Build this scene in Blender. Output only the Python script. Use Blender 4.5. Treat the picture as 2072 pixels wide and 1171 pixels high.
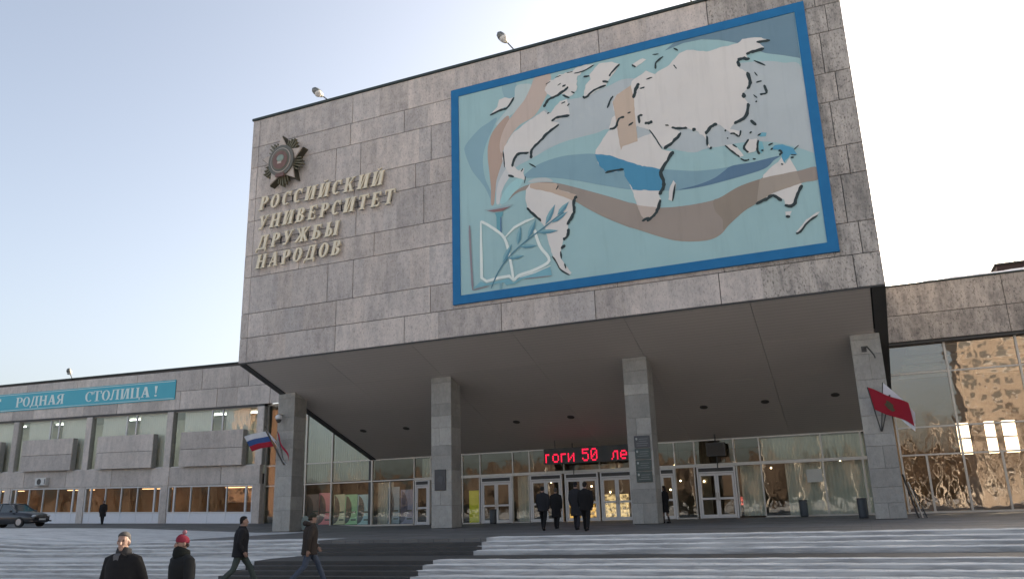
import bpy, bmesh, math, random
from mathutils import Vector, Matrix
from mathutils.geometry import delaunay_2d_cdt
random.seed(7)
R = math.radians
SC = bpy.context.scene
for o in list(bpy.data.objects): bpy.data.objects.remove(o)
COL = SC.collection

# ---------------------------------------------------------------- camera, sky, sun, exposure
CAM_H = 0.84
F_PX, YAW, PITCH, ROLL = 1601.04, 0.4017, 0.2701, -0.0300
_cy, _sy, _cp, _sp = math.cos(YAW), math.sin(YAW), math.cos(PITCH), math.sin(PITCH)
FW = Vector((-_sy*_cp, _cy*_cp, _sp)); _r = Vector((_cy, _sy, 0)); _u = _r.cross(FW)
RT = _r*math.cos(ROLL)+_u*math.sin(ROLL); UP = -_r*math.sin(ROLL)+_u*math.cos(ROLL)
cd = bpy.data.cameras.new('camera'); cam = bpy.data.objects.new('camera', cd); COL.objects.link(cam)
cd.sensor_width = 36; cd.lens = 36*F_PX/2072; cd.clip_start = .1; cd.clip_end = 5000
cam.matrix_world = Matrix(((RT.x, UP.x, -FW.x, 0), (RT.y, UP.y, -FW.y, 0), (RT.z, UP.z, -FW.z, CAM_H), (0, 0, 0, 1)))
SC.camera = cam

SUN_EL, SUN_AZ = R(15), R(28)            # azimuth measured from +Y towards +X: behind the building, to the right
w = bpy.data.worlds.new('World'); SC.world = w; w.use_nodes = True
nt = w.node_tree; nt.nodes.clear()
sky = nt.nodes.new('ShaderNodeTexSky'); sky.sky_type = 'NISHITA'; sky.sun_disc = False
sky.sun_elevation = SUN_EL; sky.sun_rotation = SUN_AZ; sky.air_density = .78; sky.dust_density = 5.5; sky.ozone_density = .3; sky.altitude = 150
bg = nt.nodes.new('ShaderNodeBackground'); bg.inputs[1].default_value = 0.142
wo = nt.nodes.new('ShaderNodeOutputWorld'); hz = nt.nodes.new('ShaderNodeHueSaturation'); hz.inputs['Saturation'].default_value = .72; hz.inputs['Value'].default_value = .93
nt.links.new(sky.outputs[0], hz.inputs['Color']); nt.links.new(hz.outputs[0], bg.inputs[0]); nt.links.new(bg.outputs[0], wo.inputs[0])
sd = bpy.data.lights.new('sun', 'SUN'); sd.energy = 4.6; sd.angle = R(.55); sd.color = (1, .84, .66)
sun = bpy.data.objects.new('sun', sd); COL.objects.link(sun)
_sv = Vector((math.sin(SUN_AZ)*math.cos(SUN_EL), math.cos(SUN_AZ)*math.cos(SUN_EL), math.sin(SUN_EL)))
sun.rotation_euler = _sv.to_track_quat('Z', 'Y').to_euler()
vs = SC.view_settings; vs.view_transform = 'Standard'; vs.look = 'None'; vs.exposure = 1.6; vs.gamma = 1
SC.render.engine = 'CYCLES'; SC.cycles.max_bounces = 8; SC.cycles.transparent_max_bounces = 16
SC.cycles.use_denoising = True; SC.cycles.sample_clamp_indirect = 6

# ---------------------------------------------------------------- helpers
def ray(x, y): return FW+RT*((x-1036)/F_PX)-UP*((y-585.5)/F_PX)
def onY(x, y, Y):                       # where the sight line of a photo pixel meets the wall plane Y
    d = ray(x, y); t = Y/d.y; return d.x*t, d.z*t+CAM_H
def lin(h):
    h = h.lstrip('#'); c = [int(h[i:i+2], 16)/255 for i in (0, 2, 4)]
    return tuple(v/12.92 if v <= .04045 else ((v+.055)/1.055)**2.4 for v in c)

class NT:
    def __init__(s, name):
        s.m = bpy.data.materials.new(name); s.m.use_nodes = True; s.t = s.m.node_tree; s.t.nodes.clear()
        s.out = s.n('OutputMaterial'); s.tc = None
    def n(s, typ, **kw):
        nd = s.t.nodes.new('ShaderNode'+typ)
        for k, v in kw.items():
            if k.startswith('i_'): s.set(nd.inputs[int(k[2:])], v)
            else: setattr(nd, k, v)
        return nd
    def set(s, sock, v):
        if hasattr(v, 'is_linked'): s.t.links.new(v, sock)
        elif isinstance(v, tuple) and len(v) == 3 and sock.type == 'RGBA': sock.default_value = (*v, 1)
        else: sock.default_value = v
    def obj(s):
        if not s.tc: s.tc = s.n('TexCoord')
        return s.tc.outputs['Object']
    def mapping(s, scale, vec=None):
        m = s.n('Mapping'); s.set(m.inputs[0], vec or s.obj()); m.inputs['Scale'].default_value = scale; return m.outputs[0]
    def noise(s, scale, detail=4, rough=.55, vec=None):
        n = s.n('TexNoise'); s.set(n.inputs['Vector'], vec or s.obj()); n.inputs['Scale'].default_value = scale
        n.inputs['Detail'].default_value = detail; n.inputs['Roughness'].default_value = rough; return n.outputs[0]
    def ramp(s, fac, stops):
        r = s.n('ValToRGB'); s.set(r.inputs[0], fac); e = r.color_ramp.elements
        while len(e) < len(stops): e.new(.5)
        for q, (p, c) in zip(e, stops): q.position = p; q.color = (*c, 1) if len(c) == 3 else c
        return r.outputs[0]
    def mix(s, fac, a, b, typ='MIX'):
        m = s.n('Mix', data_type='RGBA', blend_type=typ); s.set(m.inputs[0], fac); s.set(m.inputs[6], a); s.set(m.inputs[7], b); return m.outputs[2]
    def math(s, op, a, b=0.0):
        m = s.n('Math', operation=op); s.set(m.inputs[0], a); s.set(m.inputs[1], b); return m.outputs[0]
    def bump(s, h, strength=.3, dist=.02):
        b = s.n('Bump'); s.set(b.inputs['Height'], h); b.inputs['Strength'].default_value = strength; b.inputs['Distance'].default_value = dist; return b.outputs[0]
    def principled(s, col, rough=.7, metal=0.0, normal=None, spec=.5, **kw):
        p = s.n('BsdfPrincipled'); s.set(p.inputs['Base Color'], col); s.set(p.inputs['Roughness'], rough); s.set(p.inputs['Metallic'], metal)
        p.inputs['Specular IOR Level'].default_value = spec
        if normal: s.set(p.inputs['Normal'], normal)
        for k, v in kw.items(): s.set(p.inputs[k.replace('_', ' ')], v)
        s.t.links.new(p.outputs[0], s.out.inputs[0]); return s.m
def plain(name, col, rough=.6, metal=0.0, var=.12, scale=6, bump=.1, spec=.5):
    k = NT(name); n = k.noise(scale, 5)
    c = k.mix(n, tuple(v*(1-var) for v in col), tuple(min(1, v*(1+var)) for v in col))
    return k.principled(c, rough, metal, k.bump(k.noise(scale*6, 3), bump, .01) if bump else None, spec)

def stone(name, a, b, dark, streak=.5, rnd=.34, pit=.5, rough=.85):
    """weathered cladding: every slab a little different, vertical rain streaks, blotches, pitted face"""
    k = NT(name); oi = k.n('ObjectInfo').outputs['Random']
    v = k.n('VectorMath', operation='ADD'); k.set(v.inputs[0], k.obj()); sh = k.n('CombineXYZ'); k.set(sh.inputs[0], k.math('MULTIPLY', oi, 37.0)); k.set(sh.inputs[2], k.math('MULTIPLY', oi, 91.0))
    k.set(v.inputs[1], sh.outputs[0]); vv = v.outputs[0]
    base = k.mix(k.ramp(oi, [(0, (0, 0, 0)), (.4, (.35,)*3), (1, (1,)*3)]), a, b)
    st = k.noise(1.0, 7, .68, k.mapping((2.2, 2.2, .5), vv))
    col = k.mix(k.math('MULTIPLY', k.ramp(st, [(.40, (0,)*3), (.62, (1,)*3)]), streak), base, dark)
    blot = k.noise(2.6, 8, .72, vv); col = k.mix(k.math('MULTIPLY', k.ramp(blot, [(.42, (0,)*3), (.68, (1,)*3)]), .45), col, tuple(min(1, c*1.22) for c in a))
    grime = k.noise(.16, 5, .6); col = k.mix(k.math('MULTIPLY', k.ramp(grime, [(.45, (0,)*3), (.7, (1,)*3)]), .35), col, tuple(c*.8 for c in dark))
    fine = k.noise(15, 6, .75, k.mapping((1, 1, .5), vv)); col = k.mix(k.math('MULTIPLY', k.ramp(fine, [(.52, (0,)*3), (.66, (1,)*3)]), pit), col, tuple(c*.5 for c in dark))
    val = k.math('ADD', k.math('MULTIPLY', k.math('FRACT', k.math('MULTIPLY', oi, 7.31)), rnd), 1-rnd*.5)
    hs = k.n('HueSaturation'); k.set(hs.inputs['Value'], val); k.set(hs.inputs['Color'], col)
    return k.principled(hs.outputs[0], rough, 0.0, k.bump(k.math('ADD', fine, st), .55, .025), .25)

def glassmat(name, tint, refl_tint, ior=1.75, rough=.012, wave=.02):
    k = NT(name); tr = k.n('BsdfTransparent'); k.set(tr.inputs[0], tint)
    gl = k.n('BsdfGlossy'); k.set(gl.inputs[0], refl_tint); gl.inputs['Roughness'].default_value = rough
    k.set(gl.inputs['Normal'], k.bump(k.noise(.9, 2, .5), wave, .25))
    fr = k.n('Fresnel'); fr.inputs[0].default_value = ior; ge = k.n('NewGeometry'); fac = k.math('MULTIPLY', fr.outputs[0], k.math('SUBTRACT', 1.0, ge.outputs['Backfacing']))
    mx = k.n('MixShader'); k.set(mx.inputs[0], fac); k.set(mx.inputs[1], tr.outputs[0]); k.set(mx.inputs[2], gl.outputs[0])
    k.t.links.new(mx.outputs[0], k.out.inputs[0]); return k.m
def emit(name, col, st):
    k = NT(name); e = k.n('Emission'); k.set(e.inputs[0], col); e.inputs[1].default_value = st; k.t.links.new(e.outputs[0], k.out.inputs[0]); return k.m

M = {}
M['stone'] = stone('cladding_stone', (.555, .485, .43), (.465, .43, .405), (.29, .268, .253), .64, .22, .6)
M['stone_r'] = stone('coarse_stone', (.48, .43, .38), (.40, .37, .335), (.17, .16, .148), .8, .2, .95)
M['stone_w'] = stone('wing_stone', (.58, .52, .47), (.51, .465, .43), (.34, .315, .292), .55, .22, .45)
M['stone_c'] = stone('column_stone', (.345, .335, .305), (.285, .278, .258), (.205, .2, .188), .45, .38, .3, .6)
M['core'] = plain('joint_mortar', (.075, .07, .066), .95)
M['coping'] = plain('coping_metal', (.03, .042, .038), .5, .3)
k = NT('soffit_slats'); wv = k.n('TexWave', wave_type='BANDS', bands_direction='Y'); k.set(wv.inputs[0], k.obj()); wv.inputs['Scale'].default_value = 1.35
wv.inputs['Distortion'].default_value = 0; nz = k.noise(.35, 4); oi = k.n('ObjectInfo').outputs['Random']
c = k.mix(nz, (.42, .385, .35), (.50, .46, .42)); c = k.mix(k.math('MULTIPLY', oi, .3), c, (.36, .335, .31))
c = k.mix(k.math('MULTIPLY', k.ramp(wv.outputs[0], [(0, (1,)*3), (.12, (0,)*3)]), .45), c, (.26, .24, .225))
M['soffit'] = k.principled(c, .55, 0.0, k.bump(k.ramp(wv.outputs[0], [(0, (0,)*3), (.15, (1,)*3)]), .35, .02), .35)
M['trim'] = plain('dark_trim', (.045, .045, .043), .6)
M['alu'] = plain('aluminium_mullion', (.40, .38, .345), .42, .55, .15)
M['white_frame'] = plain('white_frame', (.58, .57, .56), .5, 0, .08)
M['white_panel'] = plain('white_panel', (.66, .67, .70), .55, 0, .08)
M['glass'] = glassmat('clear_glass', (.90, .92, .89), (.88, .88, .84), 2.0)
M['glass_w'] = glassmat('wing_window_glass', (.93, .94, .91), (.88, .9, .88), 1.75)
M['glass_b'] = glassmat('bronze_glass', (.80, .77, .72), (.84, .78, .71), 2.7, .015, .03)
M['dark'] = plain('dark_interior', (.06, .055, .05), .9)
M['lobby'] = plain('lobby_wall', (.20, .18, .15), .8, 0, .25, .7)
M['lobby_floor'] = plain('lobby_floor', (.16, .14, .12), .35)
M['warm_wall'] = plain('warm_room_wall', (.42, .20, .09), .8, 0, .35, .5)
M['blind'] = plain('pale_blind', (.74, .715, .65), .9, 0, .1, 1.2)
M['ceil'] = plain('hall_ceiling', (.46, .36, .26), .8, 0, .1)
M['lampglow'] = emit('lamp_glow', (1, .74, .42), 9)
M['roomfill'] = emit('room_fill_glow', (1, .55, .28), 1.1)  # fill light added to turn the ground-floor rooms orange
M['tubeglow'] = emit('tube_glow', (.9, 1, .92), 3)
k = NT('paving'); br = k.n('TexBrick'); k.set(br.inputs[0], k.mapping((1, 1, 1))); br.inputs['Scale'].default_value = .9; br.inputs['Mortar Size'].default_value = .012
br.inputs['Color1'].default_value = (.085, .083, .08, 1); br.inputs['Color2'].default_value = (.12, .116, .11, 1); br.inputs['Mortar'].default_value = (.05, .05, .05, 1)
cc = k.mix(k.math('MULTIPLY', k.ramp(k.noise(.5, 6, .6, k.mapping((.25, 1.4, 1))), [(.5, (0,)*3), (.72, (1,)*3)]), .35), br.outputs[0], (.32, .33, .345))
M['paving'] = k.principled(cc, k.math('ADD', k.math('MULTIPLY', k.noise(.8), .4), .38), 0.0, k.bump(k.noise(18), .2, .01))
k = NT('plaza_snow_asphalt'); cc = k.mix(k.ramp(k.noise(.16, 7, .65), [(.34, (0,)*3), (.5, (1,)*3)]), (.10, .095, .09), (.70, .69, .68))
M['plaza'] = k.principled(cc, .8, 0.0, k.bump(k.noise(6), .3, .03))
k = NT('step_granite'); cc = k.mix(k.noise(3, 6), (.022, .022, .022), (.055, .053, .05)); M['step'] = k.principled(cc, .6, 0.0, k.bump(k.noise(30), .3, .01))
k = NT('trodden_snow'); f = k.noise(1.0, 7, .68, k.mapping((.55, 3.2, 3))); g = k.noise(7, 5, .7)
cc = k.mix(k.ramp(f, [(.44, (0,)*3), (.68, (1,)*3)]), (.62, .61, .585), (.42, .415, .40)); cc = k.mix(k.math('MULTIPLY', k.ramp(g, [(.56, (0,)*3), (.7, (1,)*3)]), .5), cc, (.2, .2, .2))
cc = k.mix(k.math('MULTIPLY', k.ramp(k.noise(.55, 6, .65, k.mapping((.7, 2.2, 1))), [(.52, (0,)*3), (.68, (1,)*3)]), .6), cc, (.22, .22, .215))
M['snow'] = k.principled(cc, .75, 0.0, k.bump(k.math('ADD', f, g), .6, .03), .3)
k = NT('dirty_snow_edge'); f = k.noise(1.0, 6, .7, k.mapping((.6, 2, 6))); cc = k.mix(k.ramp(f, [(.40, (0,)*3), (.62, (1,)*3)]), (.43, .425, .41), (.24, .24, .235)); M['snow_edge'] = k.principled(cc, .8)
M['roofsnow'] = plain('roof_snow', (.7, .72, .75), .8)

class MB:
    def __init__(s): s.v = []; s.f = []; s.mi = []; s.cur = 0
    def add(s, vs, fs):
        b = len(s.v); s.v += [tuple(q) for q in vs]; s.f += [[i+b for i in f] for f in fs]; s.mi += [s.cur]*len(fs); return s
    def box(s, x0, x1, y0, y1, z0, z1):
        return s.add([(x0, y0, z0), (x1, y0, z0), (x1, y1, z0), (x0, y1, z0), (x0, y0, z1), (x1, y0, z1), (x1, y1, z1), (x0, y1, z1)],
                     [(0, 3, 2, 1), (4, 5, 6, 7), (0, 1, 5, 4), (1, 2, 6, 5), (2, 3, 7, 6), (3, 0, 4, 7)])
    def cbox(s, x0, x1, y0, y1, z0, z1, c=.012):            # box with its front (-Y) edges chamfered
        return s.add([(x0, y1, z0), (x1, y1, z0), (x1, y1, z1), (x0, y1, z1), (x0, y0+c, z0), (x1, y0+c, z0), (x1, y0+c, z1), (x0, y0+c, z1),
                      (x0+c, y0, z0+c), (x1-c, y0, z0+c), (x1-c, y0, z1-c), (x0+c, y0, z1-c)],
                     [(0, 3, 2, 1), (0, 1, 5, 4), (1, 2, 6, 5), (2, 3, 7, 6), (3, 0, 4, 7), (4, 5, 9, 8), (5, 6, 10, 9), (6, 7, 11, 10), (7, 4, 8, 11), (8, 9, 10, 11)])
    def prismY(s, poly, y0, y1):                            # polygon in XZ, from y0 (front) to y1 (back)
        a = sum(poly[i][0]*poly[(i+1) % len(poly)][1]-poly[(i+1) % len(poly)][0]*poly[i][1] for i in range(len(poly)))
        if a < 0: poly = poly[::-1]
        n = len(poly)
        return s.add([(x, y0, z) for x, z in poly]+[(x, y1, z) for x, z in poly],
                     [list(range(n)), list(range(2*n-1, n-1, -1))]+[(i, i+n, (i+1) % n+n, (i+1) % n) for i in range(n)])
    def hexa(s, p):                                         # 8 corners, order as box
        return s.add(p, [(0, 3, 2, 1), (4, 5, 6, 7), (0, 1, 5, 4), (1, 2, 6, 5), (2, 3, 7, 6), (3, 0, 4, 7)])
    def tube(s, pts, rad, n=8, ell=None):
        """lofted tube; rad a number, a list, or list of (rx, ry); closed ends"""
        pts = [Vector(p) for p in pts]; m = len(pts); vs = []; ref = None
        for i, p in enumerate(pts):
            d = (pts[min(i+1, m-1)]-pts[max(i-1, 0)]).normalized()
            if ref is None: ref = Vector((1, 0, 0)) if abs(d.x) < .8 else Vector((0, 1, 0))
            a = (ref-d*ref.dot(d)).normalized(); b = d.cross(a); ref = a
            r = rad[i] if isinstance(rad, (list, tuple)) else rad
            rx, ry = r if isinstance(r, (list, tuple)) else (r, r)
            vs += [p+a*rx*math.cos(2*math.pi*j/n)+b*ry*math.sin(2*math.pi*j/n) for j in range(n)]
        fs = [[i*n+j, i*n+(j+1) % n, (i+1)*n+(j+1) % n, (i+1)*n+j] for i in range(m-1) for j in range(n)]
        fs += [list(range(n-1, -1, -1)), [(m-1)*n+j for j in range(n)]]
        return s.add(vs, fs)
    def ball(s, c, r, n=10, m=7):
        rx, ry, rz = r if isinstance(r, (list, tuple)) else (r, r, r)
        c = Vector(c); vs = [c+Vector((0, 0, -rz))]
        for i in range(1, m):
            t = math.pi*i/m
            vs += [c+Vector((rx*math.sin(t)*math.cos(2*math.pi*j/n), ry*math.sin(t)*math.sin(2*math.pi*j/n), -rz*math.cos(t))) for j in range(n)]
        vs.append(c+Vector((0, 0, rz))); e = len(vs)-1
        fs = [[0, 1+(j+1) % n, 1+j] for j in range(n)]+[[1+(m-2)*n+j, 1+(m-2)*n+(j+1) % n, e] for j in range(n)]
        fs += [[1+i*n+j, 1+i*n+(j+1) % n, 1+(i+1)*n+(j+1) % n, 1+(i+1)*n+j] for i in range(m-2) for j in range(n)]
        return s.add(vs, fs)
    def build(s, name, mats, parent=None, smooth=False, local=False):
        me = bpy.data.meshes.new(name); me.from_pydata(s.v, [], s.f)
        for m_ in (mats if isinstance(mats, list) else [mats]): me.materials.append(M[m_] if isinstance(m_, str) else m_)
        me.polygons.foreach_set('material_index', s.mi)
        if smooth: me.polygons.foreach_set('use_smooth', [True]*len(me.polygons))
        me.update(); o = bpy.data.objects.new(name, me); COL.objects.link(o)
        if parent:
            o.parent = parent
            if not local: o.matrix_parent_inverse = root_matrix(parent).inverted()
        return o
def root_matrix(o):
    m = Matrix.Translation(o.location) @ o.rotation_euler.to_matrix().to_4x4() if o.type == 'EMPTY' else Matrix.Identity(4)
    return m
def tag(o, label=None, cat=None, group=None, kind=None):
    for k_, v_ in (('label', label), ('category', cat), ('group', group), ('kind', kind)):
        if v_: o[k_] = v_
    return o
def empty(name, loc, label=None, cat=None, group=None, rz=0, kind=None):
    o = bpy.data.objects.new(name, None); COL.objects.link(o); o.location = loc; o.rotation_euler = (0, 0, rz); o.empty_display_size = .3
    return tag(o, label, cat, group, kind)
def copy_tree(o, parent=None):
    c = o.copy(); COL.objects.link(c); c.parent = parent
    for ch in [q for q in o.children]: copy_tree(ch, c)
    return c
def lift(X):                              # the forecourt climbs gently towards the far left
    if X > -30: return 0.0
    if X > -39.5: return .041*(-30-X)
    return .39+.02*(-39.5-X)
def shear(X): return .0235*max(0.0, -39.2-X)
def sheared(o):
    for v in o.data.vertices: v.co.z += shear(v.co.x)
    return o

# ---------------------------------------------------------------- main dimensions (metres; forecourt level z = 0)
YF, XL, XR, ZB, ZT = 33.06, -30.27, 1.75, 8.84, 23.28
YC, CW, CD = 36.57, 1.17, 1.07
COLX = (-30.35, -20.34, -9.91, .22)
YG, ZH, ZTR, ZG1, ZPB, ZPJ, ZPT = 46.16, 4.28, 2.89, 7.05, 8.69, 10.10, 11.70
YP = 45.70
def zsof(Y): return ZB+(ZH-ZB)*(Y-YF)/(YG-YF)

# ---------------------------------------------------------------- ground, forecourt, steps
GZ = -1.07
tag(MB().add([(-2500, -2500, GZ), (2500, -2500, GZ), (2500, 2500, GZ), (-2500, 2500, GZ)], [(0, 1, 2, 3)]).build('ground', 'plaza'), 'snow dusted plaza ground', kind='structure')
XS = [-130, -100, -80, -66, -56, -48, -42, -39.5, -36, -33, -30, -20, -10, 0, 10, 60]
def slab(name, y0, y1, z, zb, mat, xs=XS, parent=None, x_lift=lift):
    m = MB(); n = len(xs); v = []
    for (yy, zz) in ((y0, z), (y1, z), (y1, zb), (y0, zb)): v += [(x, yy, zz+(x_lift(x) if zz == z else 0)) for x in xs]
    f = []
    for i in range(n-1):
        for a, b in ((0, 1), (1, 2), (2, 3), (3, 0)): f.append((a*n+i, a*n+i+1, b*n+i+1, b*n+i))
    f += [(0, n, 2*n, 3*n), (n-1, 4*n-1, 3*n-1, 2*n-1)]
    return m.add(v, f).build(name, mat, parent)
Y0, TREAD, RISE = 23.1, .40, .107
tag(slab('forecourt', Y0, 62, 0, -1.3, 'paving'), 'dark grey paved forecourt before the doors', kind='structure')
stairs = empty('staircase', (-14, 20, -1.2), 'broad outdoor staircase of low granite steps', kind='structure')
levels = []                               # (front, back, z)
y, z = Y0, 0
for i in range(4): z -= RISE; levels.append((y-TREAD, y, z)); y -= TREAD
levels[-1] = (19.65, levels[-1][1], z); y = 19.65
for i in range(4): z -= RISE; levels.append((y-TREAD, y, z)); y -= TREAD
levels[-1] = (14.6, levels[-1][1], z); y = 14.6
for i in range(1): z -= RISE; levels.append((y-TREAD, y, z)); y -= TREAD
for i, (a, b, zz) in enumerate(levels):
    slab('landing' if b-a > 1 else 'step', a, b, zz, -1.3, 'step', parent=stairs)
PX0, PX1 = -17.0, -10.85                  # the swept strip up the steps
def snow_layer(y0, y1, z, x0, x1, t=.035, dx=.35, jag=(0, 0), ny=4):
    n = max(2, int((x1-x0)/dx)); v = []; f = []
    for i in range(n+1):
        for j in range(ny+1):
            xx = x0+(x1-x0)*i/n; yy = y0+(y1-y0)*j/ny
            if i == 0: xx += random.uniform(-.14, .14)*jag[0]
            if i == n: xx += random.uniform(-.14, .14)*jag[1]
            h = t*(.55+.9*random.random())
            if j in (0, ny) or i in (0, n): h *= .35
            if j == 0: yy -= random.uniform(.006, .035)
            v.append((xx, yy, z+lift(xx)+h+.002))
    b = len(v)
    for i in range(n):
        for j in range(ny):
            q = i*(ny+1)+j; f.append((q, q+ny+1, q+ny+2, q+1))
    for i in range(n+1): v.append((v[i*(ny+1)][0], v[i*(ny+1)][1], z+lift(v[i*(ny+1)][0])-RISE*(1.06-.10*abs(math.sin(v[i*(ny+1)][0]*.23+y0*5)*math.sin(v[i*(ny+1)][0]*.71+y0*3)))))  # snow hanging over the riser
    g = [(b+i, b+i+1, (i+1)*(ny+1), i*(ny+1)) for i in range(n)]
    return v, f, g
def put_snow(m, v, f, g): m.cur = 0; b = len(m.v); m.add(v, f); m.cur = 1; m.f += [[q+b for q in h] for h in g]; m.mi += [1]*len(g); m.cur = 0
for part, (xa, xb, jag) in dict(w=(-70, PX0, (0, 1)), e=(PX1, 34, (1, 0))).items():
    m = MB()
    for i, (a, b, zz) in enumerate(levels):
        if b-a > 1:
            put_snow(m, *snow_layer(a, b, zz, xa, xb, .012 if b > 19 else .03, jag=jag, ny=6)) if part == 'w' or b < 19 else put_snow(m, *snow_layer(a, a+.35, zz, xb-44.85, xb, .02, jag=jag))
        else: put_snow(m, *snow_layer(a, b+.02, zz, xa+random.uniform(-.1, .1)*(part == 'e'), xb+random.uniform(-.1, .1)*(part == 'w'), jag=jag))
    if part == 'w':
        put_snow(m, *snow_layer(Y0, Y0+1.6, 0, xa, PX0-.2, .02, jag=jag)); put_snow(m, *snow_layer(Y0+1.8, Y0+12, 0, -70, -26, .018, .6, jag=jag, ny=7))
    else: put_snow(m, *snow_layer(Y0, Y0+.45, 0, xa, xb, .03, jag=jag))
    o = m.build('snow', ['snow', 'snow_edge'], smooth=True)
    tag(o, 'trodden grey snow on the steps left of the swept path' if part == 'w' else 'trodden grey snow on the steps right of the swept path', 'snow', kind='stuff')

# ---------------------------------------------------------------- the projecting entrance block
hall = empty('entrance_hall', (-14, 40, 0), 'grey stone clad block on four columns above the glazed main entrance', 'building')
MB().box(XL+.06, XR-.06, YF+.06, 62, ZB+.02, ZT-.02).build('wall', 'core', hall)
ROWZ = [8.84, 10.2, 11.55, 13.63, 14.9, 16.95, 18.3, 20.25, 21.55, 23.28]
FIXED = {0: [-24.0], 1: [-24.0], 2: [-24.6, -23.0], 4: [-22.9], 6: [-24.3, -22.7], 7: [-23.4], 8: [-23.3, -13.2]}
MUX0, MUX1, MUZ0, MUZ1 = -17.09, .30, 10.38, 21.89
def split_row(x0, x1, fixed, lo, hi, rnd):
    """[(xa, xb, gap left, gap right)]: long panels with a wide joint, made of slabs with a hair joint"""
    big = [x0]+sorted(fixed)
    while big[-1] < x1-6:
        big.append(big[-1]+rnd.uniform(3.2, 7.0))
    if x1-big[-1] < 1.2: big.pop()
    big.append(x1); out = []
    for a, b in zip(big, big[1:]):
        xs = [a]
        while b-xs[-1] > hi*1.25: xs.append(xs[-1]+rnd.uniform(lo, hi))
        xs.append(b)
        for i in range(len(xs)-1): out.append((xs[i], xs[i+1], .018 if i == 0 else .0, .018 if i == len(xs)-2 else .0))
    return out
rs = random.Random(3)
for r in range(9):
    z0, z1 = ROWZ[r], ROWZ[r+1]
    for xa, xb, g0, g1 in split_row(XL+.5, XR-.62 if r % 2 else XR-1.0, FIXED.get(r, []), .55, 1.9, rs)+[(XL, XL+.5, 0, .010), (XR-.62 if r % 2 else XR-1.0, XR, .012, 0)]:
        if xa > MUX0+.3 and xb < MUX1-.3 and z0 > MUZ0+.2 and z1 < MUZ1-.1: continue
        d = rs.uniform(-.0015, .0015); right = (xa+xb)/2 > -3.5
        MB().cbox(xa+g0, xb-g1, YF-.01+d, YF+.058, z0+.016, z1-.016, .003).build('stone_slab', 'stone_r' if right else 'stone', hall)
for X, s in ((XL, -1), (XR, 1)):          # cladding of the two flanks
    for r in range(9):
        for q in range(5):
            y0 = YF+.06+q*5.7; m = MB().box(min(X, X-s*.058), max(X, X-s*.058), y0+.012, y0+5.69, ROWZ[r]+.012, ROWZ[r+1]-.012); m.build('flank_slab', 'stone', hall)
m = MB(); m.box(XL-.05, XR+.05, YF-.09, YF+.5, ZT, ZT+.13); m.box(XL-.05, XL+.4, YF+.5, 62, ZT, ZT+.13); m.box(XR-.4, XR+.05, YF+.5, 62, ZT, ZT+.13)
m.build('coping', 'coping', hall)
# wedge under the block with its sloping slatted soffit
def wedge(x0, x1, dz): return [(x0, YF+.09, zsof(YF)+dz), (x1, YF+.09, zsof(YF)+dz), (x1, YG, ZH+dz), (x0, YG, ZH+dz), (x0, YF+.09, ZB+.01), (x1, YF+.09, ZB+.01), (x1, YG, ZB+.01), (x0, YG, ZB+.01)]
MB().hexa(wedge(XL+.03, XR-.03, .16)).build('soffit_core', 'trim', hall)
SX = [XL+.42, -25.0, -19.6, -14.2, -8.8, -3.4, 1.2]
SYY = [YF+.12, 36.3, 39.6, 42.9, YG-.06]
for i in range(6):
    for j in range(4):
        a, b = SYY[j]+.009, SYY[j+1]-.009; x0, x1 = SX[i]+.009, SX[i+1]-.009; t = .10
        MB().hexa([(x0, a, zsof(a)), (x1, a, zsof(a)), (x1, b, zsof(b)), (x0, b, zsof(b)), (x0, a, zsof(a)+t), (x1, a, zsof(a)+t), (x1, b, zsof(b)+t), (x0, b, zsof(b)+t)]).build('soffit_panel', 'soffit', hall)
for x0, x1, dz in ((XL, XL+.4, -.05), (XR-.5, XR, .0)):
    a, b = YF+.10, YG; MB().hexa([(x0, a, zsof(a)+dz), (x1, a, zsof(a)+dz), (x1, b, zsof(b)+dz), (x0, b, zsof(b)+dz), (x0, a, zsof(a)+.2), (x1, a, zsof(a)+.2), (x1, b, zsof(b)+.2), (x0, b, zsof(b)+.2)]).build('edge_trim', 'trim', hall)
MB().box(XL+.02, XR-.02, YF+.005, YF+.10, ZB-.05, ZB+.0).build('drip_edge', 'trim', hall)
# columns, each clad in slabs
rc = random.Random(11)
for ci, cx in enumerate(COLX):
    top = zsof(YC)+.35
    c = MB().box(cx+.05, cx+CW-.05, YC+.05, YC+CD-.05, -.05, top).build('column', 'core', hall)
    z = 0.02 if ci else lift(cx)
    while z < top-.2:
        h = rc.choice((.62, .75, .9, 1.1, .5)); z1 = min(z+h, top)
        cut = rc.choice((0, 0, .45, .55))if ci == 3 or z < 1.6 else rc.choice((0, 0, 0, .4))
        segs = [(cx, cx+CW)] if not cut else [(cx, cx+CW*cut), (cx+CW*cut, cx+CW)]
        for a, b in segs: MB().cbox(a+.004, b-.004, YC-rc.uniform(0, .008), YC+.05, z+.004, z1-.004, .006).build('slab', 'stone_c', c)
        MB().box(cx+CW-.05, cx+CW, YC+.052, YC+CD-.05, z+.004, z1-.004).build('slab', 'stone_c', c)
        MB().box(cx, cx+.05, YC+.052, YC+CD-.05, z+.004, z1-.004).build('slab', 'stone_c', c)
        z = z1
    MB().box(cx+.002, cx+CW-.002, YC+CD-.05, YC+CD, .02, zsof(YC+CD)+.2).build('slab', 'stone_c', c)
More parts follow.
